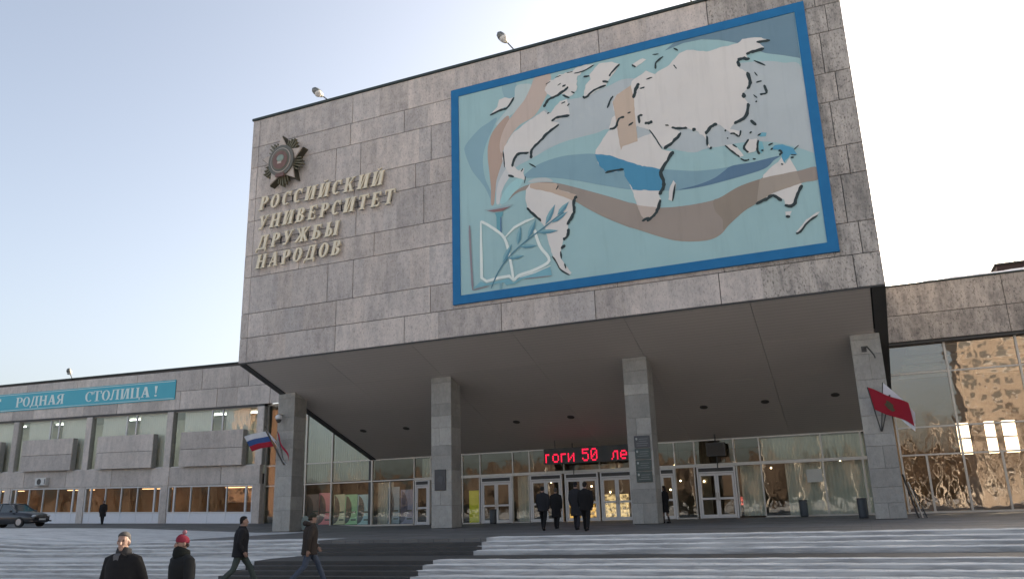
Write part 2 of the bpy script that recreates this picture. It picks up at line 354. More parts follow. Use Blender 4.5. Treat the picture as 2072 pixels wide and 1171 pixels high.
# glazed screen
def pane(x0, x1, z0, z1, parent, mat='glass', y=YG): return MB().box(x0, x1, y, y+.012, z0, z1).build('pane', mat, parent)
def bar(name, x0, x1, z0, z1, parent, mat='alu', y0=None, y1=None): return MB().box(x0, x1, (YG-.07 if y0 is None else y0), (YG+.06 if y1 is None else y1), z0, z1).build(name, mat, parent)
bar('transom', XL+.1, XR-.2, ZH-.05, ZH+.04, hall)
bar('transom', -39.2, XL+.1, ZH-.04, ZH+.04, hall); bar('transom', -39.2, -26.95, ZTR-.04, ZTR+.04, hall)
bar('transom', -26.95, XR-.2, ZTR-.09, ZTR+.08, hall)
bar('sill', -39.2, -26.95, .02, .12, hall); bar('head_rail', -39.2, XL+.1, ZPB-.12, ZPB, hall)
bar('sill', -5.1, XR-.2, .02, .10, hall); bar('sill', -19.95, -18.85, .02, .09, hall); bar('sill', -9.85, -8.75, .02, .09, hall); bar('sill', -23.4, -22.2, .02, .09, hall)
UPX = [-39.1, -38.1, -35.6, -33.4, -30.15]
for x in UPX: bar('mullion', x-.05, x+.05, .10, ZPB-.11, hall, y0=YG-.10)
bar('corner_post', -30.42, -30.2, .1, ZPB-.1, hall, 'trim', YG-.06, YG+.2)
for a, b in zip(UPX, UPX[1:]):
    for z0, z1 in ((.12, ZTR-.04), (ZTR+.04, ZH-.04), (ZH+.04, ZPB-.12)): pane(a+.05, b-.05, z0, z1, hall)
TOPX = [-30.15, -26.92, -25.7, -23.4, -22.14, -19.9, -18.78, -16.55, -14.3, -12.45, -9.81, -8.66, -6.47, -5.1, -1.88, .08, XR-.1]
for a, b in zip(TOPX, TOPX[1:]):
    bar('mullion', b-.04, b+.04, ZTR+.08, ZH-.05, hall); pane(a+.04, b-.04, ZTR+.08, ZH-.05, hall)
LOWX = [(-30.1, -28.75), (-28.75, -26.95), (-23.4, -22.2), (-19.95, -18.85), (-9.85, -8.75), (-5.1, -1.92), (-1.92, .05), (.05, XR-.1), (-6.42, -5.1), (-12.3, -10.75), (-25.75, -23.4)]
for a, b in LOWX:
    pane(a+.04, b-.04, .1, ZTR-.09, hall)
    bar('mullion', a-.04, a+.04, .1, ZTR-.09, hall); bar('mullion', b-.035, b+.035, .101, ZTR-.091, hall, y0=YG-.068)
def door(x0, x1, leaves=2, head=.34):
    d = bar('door', x0, x1, ZTR-.09-head, ZTR-.10, hall, 'white_frame', YG-.09, YG+.05)
    bar('jamb', x0, x0+.09, .02, ZTR-.09-head, d, 'white_frame', YG-.09, YG+.05); bar('jamb', x1-.09, x1, .02, ZTR-.09-head, d, 'white_frame', YG-.09, YG+.05)
    bar('vent', x0+.1, x1-.1, ZTR-.36, ZTR-.16, d, 'trim', YG-.095, YG-.085)
    wl = (x1-x0-.2)/leaves
    for i in range(leaves):
        a = x0+.1+wl*i; b = a+wl-.01; y0, y1 = YG-.07, YG+.0; T = ZTR-.11-head
        m = MB(); m.box(a, a+.11, y0, y1, .04, T); m.box(b-.11, b, y0, y1, .04, T); m.box(a+.11, b-.11, y0, y1, .04, .22); m.box(a+.11, b-.11, y0, y1, T-.13, T); m.box(a+.11, b-.11, y0, y1, 1.02, 1.13)
        m.build('door_frame', 'white_frame', d)
        pane(a+.11, b-.11, .22, 1.02, d, y=YG-.04); pane(a+.11, b-.11, 1.13, T-.13, d, y=YG-.04)
        hx = b-.055 if (i == 0 and leaves == 2) else a+.055
        MB().tube([(hx, YG-.08, .95), (hx, YG-.14, .98), (hx, YG-.14, 1.35), (hx, YG-.08, 1.38)], .018, 6).build('handle', 'alu', d)
door(-22.1, -20.0); door(-18.78, -16.7); door(-16.52, -14.42); door(-14.3, -12.3); door(-8.62, -6.5); door(-26.85, -25.78, 1); door(-10.75, -9.86, 1)
# lobby behind the glass
LB = 60
m = MB(); m.box(-39.2, XR, LB, LB+.2, 0, 8.7); m.box(-39.3, -39.2, YG+.1, LB, 0, 8.7); m.box(XR-.2, XR-.05, YG+.2, LB, 0, ZB); m.build('lobby_wall', 'lobby', hall)
MB().box(-39.2, XR-.2, YG-.07, LB, .004, .02).build('lobby_floor', 'lobby_floor', hall)
MB().box(-30.2, XR-.2, YG+.2, LB, 4.6, 4.75).build('lobby_ceiling', 'lobby', hall)
MB().box(-39.2, -30.2, YG+.2, LB, 8.62, 8.68).build('lobby_ceiling', 'blind', hall)
for x in (-33, -27, -21, -15, -9, -3): MB().box(x-.3, x+.3, 51, 51.6, .02, 4.6).build('lobby_pillar', 'lobby', hall)

def curtain(x0, x1, z0, z1, parent, mat='curtain', y=YG+.45):
    n = int((x1-x0)/.09); v = []
    for j in range(n+1): v += [(x0+(x1-x0)*j/n, y+(.035 if j % 2 else 0), z0), (x0+(x1-x0)*j/n, y+(.035 if j % 2 else 0), z1)]
    return MB().add(v, [(2*j, 2*j+2, 2*j+3, 2*j+1) for j in range(n)]).build('curtain', mat, parent)
M['curtain'] = plain('grey_curtain', (.58, .56, .50), .9, 0, .1, 1.5)
curtain(-6.3, -5.2, .1, 2.8, hall); curtain(-3.9, .9, .1, 2.8, hall); curtain(-5.0, 1.2, 3.0, 4.2, hall); curtain(-38.0, -30.3, 3.0, 8.5, hall); curtain(-30, -28.8, .1, 2.8, hall); curtain(-19.8, -18.9, .1, 2.8, hall); curtain(-26.6, -24, 3.0, 4.2, hall)

# ---------------------------------------------------------------- left wing
wl_ = empty('side_wing', (-60, 47, 0), 'long two storey stone wing with blue banner left of the entrance block', 'building', 'low wings of the building')
def S(o): return sheared(o)
WX0 = -112.0
S(MB().box(WX0, -39.25, YG+.3, YG+.5, ZPB, ZPT-.03).build('wall', 'core', wl_))
S(MB().box(WX0, -30.3, YP+.05, YP+.45, ZPB+.02, ZPT-.02).build('wall', 'core', wl_))
rw = random.Random(5)
for z0, z1 in ((ZPB, ZPJ), (ZPJ, ZPT)):
    for xa, xb, g0, g1 in split_row(WX0, -30.32, [], 1.6, 3.4, rw):
        S(MB().cbox(xa+g0, xb-g1, YP+rw.uniform(-.005, .005), YP+.05, z0+.012, z1-.012).build('stone_slab', 'stone_w', wl_))
S(MB().box(WX0, -30.3, YP-.06, YP+.5, ZPT, ZPT+.09).build('coping', 'coping', wl_))
S(MB().box(WX0, -30.3, YP+.06, 62, ZPT-.4, ZPT-.02).build('roof', 'core', wl_))
S(MB().box(WX0, -39.2, YP+.02, YP+.4, ZPB-.14, ZPB-.002).build('lintel', 'trim', wl_))
bay = 8.72; piers = [-39.5-bay*i for i in range(9)]
BZ0, BZ1 = 3.06, 4.40                      # stone band between the floors
for xa, xb, g0, g1 in split_row(WX0, -39.25, [], 2.2, 4.2, rw):
    S(MB().cbox(xa+g0, xb-g1, YP-.02+rw.uniform(-.004, .004), YP+.3, BZ0+.01, BZ1-.01).build('stone_slab', 'stone_w', wl_))
S(MB().box(WX0, -39.3, YP+.30, YP+5, BZ0+.05, BZ1-.6).build('floor', 'core', wl_))
for x in piers:
    S(MB().cbox(x-.30, x+.30, YP, YP+.45, BZ1-.01, ZPB-.14).build('pier', 'stone_w', wl_))
    S(MB().cbox(x-.34, x+.34, YP, YP+.45, -.4, BZ0+.01).build('pier', 'stone_w', wl_))
    S(MB().box(x+.302, x+.34, YP+.03, YP+.44, BZ1, ZPB-.14).build('shade_reveal', 'stone_c', wl_))  # darker facing that puts shade into the pier's right side
for i in range(7):
    xr, xl = piers[i]-.3, piers[i+1]+.34; y = YP+.22
    # upper window: two broad lights with a narrow one between, going down behind the hung stone panels
    wd = xr-xl; a = xl+wd*.46; b = xl+wd*.585; win = S(MB().box(xl, xr, y-.04, y+.04, BZ1-.005, BZ1+.05).build('window', 'white_frame', wl_))
    for p, q in ((xl, a), (a, b), (b, xr)): S(pane(p+.05, q-.05, BZ1+.05, ZPB-.18, win, 'glass_w', y))
    for xx in (a, b): S(MB().box(xx-.06, xx+.06, y-.07, y+.05, BZ1+.05, ZPB-.17).build('mullion', 'white_frame', win))
    S(MB().box(xl, xr, y-.05, y+.05, ZPB-.19, ZPB-.14).build('frame', 'alu', win))
    # hung stone parapet: two slabs on a frame standing proud of the window
    px0, px1 = xl+wd*.155, xl+wd*.155+5.95; mid = 5.65; t0, t1 = BZ1+.0, 6.92
    par = S(MB().box(px0+.05, px1-.05, YP-.28, YP+.1, t0+.02, t1-.02).build('parapet', 'core', wl_))
    S(MB().cbox(px0, px1, YP-.36, YP-.28, t0, mid-.012).build('slab', 'stone_w', par)); S(MB().cbox(px0, px1, YP-.358, YP-.28, mid+.012, t1).build('slab', 'stone_w', par))
    S(MB().box(px1-.05, px1-.0, YP-.278, YP+.12, t0, t1).build('shade_side', 'stone_c', par))  # right cheek in darker stone, its shade put into the colour
    # ground floor: white framed glazing over white panels
    gx0, gx1 = piers[i+1]+.34, piers[i]-.34; g = gx1-gx0
    cuts = [0, .085, .28, .49, .70, .915, 1]; sill = 1.12; yy = YP+.12
    gw = S(MB().box(gx0, gx1, yy-.05, yy+.05, sill-.06, sill+.05).build('shop_window', 'white_frame', wl_))
    S(MB().box(gx0, gx1, yy-.05, yy+.05, BZ0-.12, BZ0+.0).build('frame', 'white_frame', gw))
    for c_ in range(6):
        p, q = gx0+g*cuts[c_], gx0+g*cuts[c_+1]; e = .11 if c_ in (0, 5) else .04
        S(pane(p+e, q-e, sill+.05, BZ0-.12, gw, 'glass_w', yy)); S(MB().box(p, p+e, yy-.06, yy+.05, sill+.05, BZ0-.12).build('mullion', 'white_frame', gw)); S(MB().box(q-e, q, yy-.061, yy+.05, sill+.05, BZ0-.12).build('mullion', 'white_frame', gw))
        S(MB().cbox(p+.008, q-.008, yy-.03, yy+.05, -.4, sill-.06, .01).build('white_panel', 'white_panel', gw))
S(MB().box(WX0, -39.25, YP+5, YP+5.2, -.5, 3.5).build('room_wall', 'warm_wall', wl_)); S(MB().box(WX0, -39.25, YP+.5, YP+5, -.3, -.02).build('room_floor', 'lobby_floor', wl_))
S(MB().box(WX0, -39.25, YP+5, YP+5.2, 3.8, 8.7).build('room_wall', 'blind', wl_)); S(MB().box(WX0, -39.25, YP+.5, YP+5, 8.55, 8.62).build('room_ceiling', 'blind', wl_))
rb = random.Random(2)
for i in range(7):                         # blinds hanging inside the upper lights
    xr, xl = piers[i]-.42, piers[i+1]+.3; wd = xr-xl
    for p, q, dp in ((xl+.75, xl+wd*.45, 0), (xl+wd*.60, xr-.2 if i != 0 else xr-.9, 0)):
        if i == 0 and q < p+1: continue
        m = MB(); n = 26; v = []
        for j in range(n+1):
            xx = p+(q-p)*j/n; v += [(xx, YP+.5+(.03 if j % 2 else 0), 4.46), (xx, YP+.5+(.03 if j % 2 else 0), ZPB-.2)]
        m.add(v, [(2*j, 2*j+2, 2*j+3, 2*j+1) for j in range(n)]); S(m.build('blind', 'blind', wl_))
for i in range(5):
    x = piers[i]-bay/2; S(MB().box(x-1.6, x+1.6, YP+3.4, YP+3.5, 2.9, 2.96).build('tube_and_fill_lamp', 'roomfill', wl_))  # added warm strip that tints the ground-floor room
    S(MB().box(x-2.4, x+2.4, YP+2.2, YP+2.3, 8.40, 8.47).build('tube_and_fill_lamp', 'tubeglow', wl_))

# ---------------------------------------------------------------- right wing
wr = empty('side_wing', (12, 47, 0), 'tall bronze glazed wing under a rough stone parapet right of the block', 'building', 'low wings of the building')
RX0, RX1 = XR+.08, 42.0
MB().box(RX0, RX1, YP+.05, YP+.6, ZPB+.02, ZPT-.02).build('wall', 'core', wr)
for z0, z1 in ((ZPB, ZPJ), (ZPJ, ZPT)):
    xs = [RX0, 7.75, 10.4, 14.6, 18.9, 24, 29, 34, RX1]
    for a, b in zip(xs, xs[1:]): MB().cbox(a+.012, b-.012, YP+rw.uniform(-.006, .006), YP+.05, z0+.014, z1-.014).build('stone_slab', 'stone_r', wr)
MB().box(RX0, RX1, YP-.05, YP+.62, ZPT, ZPT+.07).build('coping', 'coping', wr)
MB().box(RX0, RX1, YP+.6, 62, ZPT-.5, ZPT-.1).build('roof', 'core', wr)
MB().box(RX0, RX1, YP+.1, YG+.1, ZPB-.14, ZPB-.0).build('lintel', 'trim', wr)
MX = [RX0+.05, 4.70, 7.9, 11.1, 14.3, 17.5, 20.7, 23.9, 27.1, 30.3]; SUB = [3.05, 6.4, 9.5, 12.7, 15.9, 19.1, 22.3, 25.5, 28.7]
for x in MX: bar('mullion', x-.05, x+.05, .12, ZPB-.14, wr, y0=YG-.10)
for z in (ZTR, ZH, ZG1): bar('transom', RX0, 30.3, z-.04, z+.04, wr)
bar('sill', RX0, 30.3, .02, .12, wr)
for i, (a, b) in enumerate(zip(MX, MX[1:])):
    for z0, z1 in ((ZTR+.04, ZH-.04), (ZH+.04, ZG1-.04), (ZG1+.04, ZPB-.14)): pane(a+.05, b-.05, z0, z1, wr, 'glass_b')
    s = SUB[i]; bar('mullion', s-.05, s+.05, .12, ZTR-.04, wr); pane(a+.05, s-.05, .12, ZTR-.04, wr, 'glass_b'); pane(s+.05, b-.05, .12, ZTR-.04, wr, 'glass_b')
HB = 61.0                                  # the hall behind, with tall windows in its far wall
m = MB(); wins = [(onY(a, 880, HB)[0], onY(b, 880, HB)[0]) for a, b in ((1938, 1981), (1995, 2017), (2031, 2060), (2085, 2115), (2150, 2190), (2230, 2290))]; WZ0, WZ1 = onY(1990, 917, HB)[1], onY(1990, 852, HB)[1]; px = RX0
for a, b in wins: m.box(px, a, HB, HB+.3, 0, 8.6); m.box(a, b, HB, HB+.3, 0, WZ0); m.box(a, b, HB, HB+.3, WZ1, 8.6); px = b
m.box(px, RX1, HB, HB+.3, 0, 8.6); m.build('hall_wall', 'ceil', wr)
for a, b in wins: MB().box(a, b, HB+.1, HB+.18, (WZ0+WZ1)/2-.05, (WZ0+WZ1)/2+.05).build('window_bar', 'white_frame', wr)
MB().box(RX0, RX1, YG+.15, HB, 8.58, 8.66).build('hall_ceiling', 'ceil', wr)
for i in range(5):
    for j in range(4): MB().box(RX0+1.2+i*4.6, RX0+4.2+i*4.6, YG+1+j*3.4, YG+3+j*3.4, 8.50, 8.579).build('ceiling_coffer', 'blind', wr)
MB().box(RX0, RX1, YG+.1, HB, .004, .02).build('hall_floor', 'lobby_floor', wr)
for i in range(5):
    MB().box(6+i*5.2, 6.7+i*5.2, 53, 53.7, .02, 8.5).build('hall_pillar', 'ceil', wr)
m = MB(); v = []; n = 60; r5 = random.Random(9); hh = 0
for i in range(n+1):
    x = 3.2+26*i/n; hh = hh*.7+.3*r5.uniform(.05, .42); v += [(x, YP+.1, ZPT+.06), (x, YP+.45, ZPT+.07+hh), (x, YP+1.3, ZPT+.05)]
f = []
for i in range(n): a = 3*i; f += [(a, a+3, a+4, a+1), (a+1, a+4, a+5, a+2)]
tag(m.add(v, f).build('roof_snow', 'roofsnow', smooth=True), 'thin ridge of snow lying on the right wing roof edge', 'snow', kind='stuff')
pr = empty('plant_room', (11.4, 56, ZPT-.1), 'dark brown rooftop box on the right wing', 'plant room')
MB().box(9.05, 14, 54, 58, ZPT-.1, ZPT+2.5).build('wall', plain('plantroom_paint', (.05, .028, .026), .7), pr); MB().box(8.95, 14.1, 53.9, 58.1, ZPT+2.5, ZPT+2.62).build('roof', 'trim', pr)

# ---------------------------------------------------------------- mural (painted panel hung on the block)
LIT = .80                                  # share of the light that a shaded white wall returns in the photograph
def paint(h, k_=1.0): return tuple(min(.85, v*k_*t_/LIT) for v, t_ in zip(lin(h), (1.02, 1.03, .93)))
PAINT = {}
def pm(h):
    if h not in PAINT:
        k = NT('paint_'+h[1:]); c = paint(h); fade = k.noise(.35, 5, .6); run = k.noise(1.0, 6, .65, k.mapping((2.5, 1, .22)))
        cc = k.mix(fade, tuple(v*.90 for v in c), tuple(min(.9, v*1.10) for v in c)); cc = k.mix(k.math('MULTIPLY', k.ramp(run, [(.52, (0,)*3), (.72, (1,)*3)]), .22), cc, tuple(v*.62 for v in c))
        PAINT[h] = k.principled(cc, .65, 0.0, k.bump(k.noise(9, 4), .12, .01), .3)
    return PAINT[h]
mural = empty('mural', (-8.4, YF-.1, MUZ0), 'large blue framed wall painting of a world map with torch and book', 'mural')
FR = .42; IX0, IX1, IZ0, IZ1 = MUX0+FR, MUX1-FR, MUZ0+FR, MUZ1-FR
fm = plain('frame_blue', paint('#1f659a', .84), .7, 0, .14, 2, .1, .3)
YM = YF-.13
for n_, b in (('frame', (MUX0, MUX1, MUZ0, MUZ0+FR)), ('frame', (MUX0, MUX1, MUZ1-FR, MUZ1)), ('frame', (MUX0, MUX0+FR, MUZ0+FR, MUZ1-FR)), ('frame', (MUX1-FR, MUX1, MUZ0+FR, MUZ1-FR))):
    MB().box(b[0], b[1], YM-.05, YF-.02, b[2], b[3]).build('frame', fm, mural)
MB().box(IX0, IX1, YM, YF-.02, IZ0, IZ1).build('field', pm('#89a4ac'), mural)
def homography(src, dst):
    A = []
    for (x, y), (u, v) in zip(src, dst): A += [[x, y, 1, 0, 0, 0, -u*x, -u*y, u], [0, 0, 0, x, y, 1, -v*x, -v*y, v]]
    n = 8
    for i in range(n):
        p = max(range(i, n), key=lambda r: abs(A[r][i])); A[i], A[p] = A[p], A[i]
        for r in range(n):
            if r != i:
                q = A[r][i]/A[i][i]
                if q: A[r] = [a-q*b for a, b in zip(A[r], A[i])]
    return [A[i][8]/A[i][i] for i in range(8)]
HM = homography([(932, 189.7), (1608, 29), (1680, 486.5), (930, 596)], [(IX0, IZ1), (IX1, IZ1), (IX1, IZ0), (IX0, IZ0)])
def mp(x, y):
    d = HM[6]*x+HM[7]*y+1; return (min(IX1, max(IX0, (HM[0]*x+HM[1]*y+HM[2])/d)), min(IZ1, max(IZ0, (HM[3]*x+HM[4]*y+HM[5])/d)))
ZM = dict(A=(900, 100, .2392), B=(1280, 20, .2563), C=(900, 340, .2563), D=(1280, 260, .2903), E=(1400, 170, .16225))
def tr(txt):                               # 'A 10,20 30,40 B 5,6' -> wall points
    out = []; z = None
    for t in txt.split():
        if t in ZM: z = ZM[t]
        else: a, b = t.split(','); out.append(mp(z[0]+z[2]*float(a), z[1]+z[2]*float(b)))
    return out
def smooth_closed(p, n=5):
    o = []; m = len(p)
    for i in range(m):
        p0, p1, p2, p3 = p[i-1], p[i], p[(i+1) % m], p[(i+2) % m]
        for j in range(n):
            t = j/n; o.append(tuple(.5*(2*p1[k_]+(p2[k_]-p0[k_])*t+(2*p0[k_]-5*p1[k_]+4*p2[k_]-p3[k_])*t*t+(3*p1[k_]-p0[k_]-3*p2[k_]+p3[k_])*t**3) for k_ in (0, 1)))
    return [(min(IX1, max(IX0, a)), min(IZ1, max(IZ0, b))) for a, b in o]
def smooth_open(p, n=5):
    q = [p[0]]+list(p)+[p[-1]]; o = []
    for i in range(1, len(q)-2):
        for j in range(n):
            t = j/n; p0, p1, p2, p3 = q[i-1], q[i], q[i+1], q[i+2]
            o.append(tuple(.5*(2*p1[k_]+(p2[k_]-p0[k_])*t+(2*p0[k_]-5*p1[k_]+4*p2[k_]-p3[k_])*t*t+(3*p1[k_]-p0[k_]-3*p2[k_]+p3[k_])*t**3) for k_ in (0, 1)))
    return o+[p[-1]]
LAY = [0]
def patch(name, col, txt, lay, sm=True, rough=0, label=None):
    p = tr(txt) if isinstance(txt, str) else txt
    if sm: p = smooth_closed(p)
    if rough:
        o = []; rr = random.Random(len(p)*7)
        for i in range(len(p)):
            a, b = p[i], p[(i+1) % len(p)]; L = math.hypot(b[0]-a[0], b[1]-a[1]); n = max(1, int(L/.13))
            for j in range(n): o.append((a[0]+(b[0]-a[0])*j/n+(rr.uniform(-1, 1)*rough if j else 0), a[1]+(b[1]-a[1])*j/n+(rr.uniform(-1, 1)*rough if j else 0)))
        p = [(min(IX1, max(IX0, a)), min(IZ1, max(IZ0, b))) for a, b in o]
    LAY[0] += 1; d = YM-.004*lay-.00012*LAY[0]
    vs_, _e, fs_ = delaunay_2d_cdt([Vector(q) for q in p], [], [list(range(len(p)))], 1, 1e-5)[:3]
    o = MB().add([(q.x, d, q.y) for q in vs_], [list(f_) for f_ in fs_]).build(name, pm(col), mural)
    if label: o['label'] = label
    return o
def stroke(name, col, txt, wpx, lay, parent=mural, sm=True, rough=.35, mb=None):
    p = tr(txt) if isinstance(txt, str) else txt; z = ZM[txt.split()[0]][2]; hw = wpx*z*.0225*.5*(1.4 if lay == 4 else 1.15)
    p = smooth_open(p, 4) if sm else p; rr = random.Random(int(wpx*31+len(p))); Lp, Rp = [], []
    for i in range(len(p)):
        a, b = p[max(0, i-1)], p[min(len(p)-1, i+1)]; d = (b[0]-a[0], b[1]-a[1]); l = math.hypot(*d) or 1; nx, nz = -d[1]/l, d[0]/l
        e = hw*(1 if 0 < i < len(p)-1 else .45)
        q = e*(1+rr.uniform(-rough, rough)); Lp.append((p[i][0]+nx*q, p[i][1]+nz*q)); q = e*(1+rr.uniform(-rough, rough)); Rp.append((p[i][0]-nx*q, p[i][1]-nz*q))
    LAY[0] += 1; dd = YM-.004*lay-.00012*LAY[0]
    m = mb or MB(); n = len(p)
    v = [(x, dd, zz) for x, zz in Lp]+[(x, dd, zz) for x, zz in Rp]; f = [(i, i+n, i+n+1, i+1) for i in range(n-1)]
    m.add(v, f)
    if mb is None: return m.build(name, pm(col), parent)
# bands of colour that rise from the torch like flames
patch('ribbon', '#9ea4ac', 'C 440,262 A 430,1110 470,960 540,790 680,630 850,500 1000,420 1190,385 1400,300 1520,245 1620,235 1740,250 B 400,420 800,420 1060,405 1200,420 1345,465 1430,950 1460,1130 E 1560,842 1300,760 1000,700 700,702 440,745 200,785 0,825 A 1700,760 1420,660 1300,690 1000,770 750,900 600,985 500,1110 C 460,250', 1, label='pale lilac band across the oceans')
patch('ribbon', '#7c97a4', 'A 505,292 560,272 622,258 628,320 600,400 560,440 528,390', 1.2)
patch('ribbon', '#7793a2', 'A 460,560 380,600 300,655 190,780 182,850 240,1000 340,1130 C 365,215 372,240 380,180 A 350,1060 335,900 370,760', 1.2, label='blue grey flame')
patch('ribbon', '#a2adb2', 'A 625,292 720,272 760,292 700,400 620,500 540,560 480,610 455,600 560,470 610,400', 1.2)
patch('ribbon', '#9d8880', 'A 545,540 430,660 385,770 376,880 388,1010 400,1150 C 372,262 396,262 C 410,150 A 450,1080 500,930 520,860 480,800 560,600', 1.4, label='brown flame')
patch('ribbon', '#ab9a95', 'A 792,205 917,188 910,300 870,400 780,540 650,620 560,730 500,850 480,800 495,710 545,600 620,500 700,400 755,290', 1.6, label='pink flame')
patch('ribbon', '#b2b1b6', 'C 418,262 C 415,200 425,130 A 470,1090 520,1000 560,960 610,985 560,1060 520,1120 C 450,190 440,258', 1.5)
patch('ribbon', '#8db0b8', 'C 445,258 470,180 520,110 590,60 640,60 600,130 540,190 490,250', 1.6)
patch('ribbon', '#718d9d', 'A 690,1062 720,1010 830,940 1000,885 1160,865 1300,864 1500,900 1700,965 D 150,262 300,272 460,280 600,268 705,252 700,262 640,312 560,350 470,380 340,415 180,410 0,372 C 1500,150 A 1400,1135 1150,1090 900,1060', 1.8, label='slate blue band across the Atlantic')
patch('ribbon', '#a3a8ad', 'A 718,1100 780,1068 880,1064 935,1092 860,1098 780,1100', 1.9)
patch('ribbon', '#516a85', 'D 342,412 480,375 590,330 660,280 712,246 860,220 1040,178 1000,210 930,270 700,340 500,390', 2.0, label='dark blue band in the Indian Ocean')
patch('ribbon', '#61788a', 'B 350,252 560,200 900,125 1278,38 1300,200 1330,385 1200,362 1060,345 840,265 700,240 560,235 420,262 275,320', 1.4, sm=False, label='slate wedge in the top corner')
patch('ribbon', '#877c78', 'C 515,235 560,172 640,122 760,92 900,97 1080,140 1300,200 1500,260 D 0,495 100,525 230,535 400,520 560,490 640,460 760,390 900,340 1000,315 1180,280 1300,255 1312,340 1200,365 1000,435 880,510 800,560 700,650 640,720 560,760 440,772 320,765 200,735 60,690 0,672 C 1500,458 1300,378 1150,302 1060,250 1000,225 850,170 720,145 620,160 560,190', 2.2, label='long brown band')
patch('ribbon', '#7f746d', 'D 585,488 600,560 650,620 655,690 700,650 800,560 880,510 950,460 940,330 900,342 760,392 640,462', 2.4)
# lands
W_ = '#bcb7b9'
patch('landmass', W_, 'A 520,800 600,680 720,590 860,500 900,530 1000,410 1060,400 1085,530 930,590 990,600 950,640 830,740 750,820 745,890 730,850 640,860 590,960 640,1000 690,980 680,1020 700,1080 620,1060 560,1040 520,950 500,900 515,850', 3, False, .02, 'North America')
patch('landmass', '#86a3ac', 'A 860,470 930,390 1010,360 1080,395 1000,420 960,460 920,520 890,500', 3.2, False, .02, 'bay in North America')
patch('landmass', W_, 'A 870,330 900,260 980,210 1090,170 1200,110 1290,115 1250,150 1150,210 1140,280 1140,330 1080,380 1000,350 930,390 880,340', 3, False, .06, 'northern islands')
patch('landmass', W_, 'A 465,465 480,405 530,385 570,395 610,385 560,460 500,480 405,530 430,500', 3, False, .03)
patch('landmass', W_, 'A 1200,380 1215,290 1260,240 1250,200 1330,110 1440,95 1510,115 1450,200 1400,260 1390,300 1300,340 1220,395', 3, False, .02, 'Greenland')
patch('landmass', W_, 'A 1610,120 1700,70 1730,80 1690,110 1640,145', 3, False, .03)
patch('landmass', W_, 'A 1605,262 1660,220 1720,180 B 60,500 130,472 200,500 255,462 310,432 390,340 450,315 600,330 700,300 840,270 880,236 1000,225 1090,246 990,260 1050,300 960,340 910,350 930,385 845,400 860,460 920,490 950,570 920,620 890,650 900,690 930,730 920,800 860,870 820,890 790,930 870,945 875,990 800,965 745,925 690,890 600,970 612,1060 640,1080 590,990 520,940 450,920 340,915 400,950 340,1030 270,1085 200,990 150,930 60,900 20,950 D 40,60 A 1500,640 1415,655 1440,560 1470,540 1440,430 1480,370 1600,300', 3, False, .025, 'Europe and Asia')
patch('landmass', W_, 'A 1300,830 1350,760 1410,670 1500,640 D 40,60 150,20 229,131 300,145 225,270 225,320 245,370 205,440 220,480 190,580 120,630 80,590 50,515 20,420 0,370 A 1600,1130 1540,1005 1400,1025 1330,960 1297,866', 3, False, .02, 'Africa')
patch('landmass', '#437b9d', 'A 1295,866 1420,875 1560,925 1700,970 D 100,245 215,268 220,310 242,370 218,418 20,410 A 1610,1150 1545,1050 1540,1005 1400,1025 1330,960', 3.4, False, .015, 'bright blue belt of Africa')
patch('landmass', '#a69894', 'D 50,515 100,524 210,534 205,545 185,590 120,630 80,590', 3.4, False, .01)
patch('landmass', W_, 'D 305,345 325,370 318,420 300,490 270,480 280,400', 3, False, .02, 'Madagascar')
patch('landmass', W_, 'D 880,510 900,400 930,310 990,250 1030,222 1060,180 1080,235 1110,190 1150,260 1170,330 1200,380 1170,450 1145,515 1085,520 1075,480 1020,450 960,462', 3, False, .03, 'Australia')
patch('landmass', '#90857f', 'D 885,505 895,420 905,340 1000,315 1160,284 1180,340 1190,368 1000,435', 3.4, False, .01)
patch('landmass', W_, 'D 1085,565 1130,560 1115,600 1090,600', 3, False, .02); patch('landmass', W_, 'D 1325,565 1290,610 1240,645 1185,720 1162,705 1230,620 1300,570', 3, False, .03)
patch('landmass', W_, 'C 655,150 690,100 780,95 900,100 920,150 1055,190 1065,220 1035,260 1040,330 1000,390 990,430 985,520 950,550 935,610 930,700 960,740 1015,810 1000,830 930,790 870,690 830,560 800,440 740,370 665,300 650,220', 3, False, .02, 'South America')
patch('landmass', '#a9968c', 'C 690,101 760,93 900,102 920,150 1055,190 1062,222 1035,240 1000,225 850,170 720,145 686,134', 3.4, False, .01)
patch('landmass', '#4d86a6', 'E 1000,800 1060,745 1160,735 1290,780 1340,860 1250,862 1230,900 1180,960 1150,900 1150,820 1100,800', 3, False, .02)
patch('landmass', W_, 'E 740,670 840,660 850,760 820,820 740,840 690,770', 3, False, .02); patch('landmass', W_, 'E 450,745 540,730 600,770 680,870 630,890', 3, False, .02)
patch('landmass', '#6d9eae', 'E 860,690 905,700 930,790 900,850 870,800', 3, False, .02); patch('landmass', '#6395aa', 'E 850,625 900,585 960,590 950,635 890,640', 3, False, .02)
patch('landmass', '#ab998f', 'A 1445,430 1480,370 1600,292 1625,400 1640,600 1657,760 1530,800 1515,835 1490,700 1470,560', 3.6, False, .01, 'beige patch over Europe')
BK = '#2b3539'
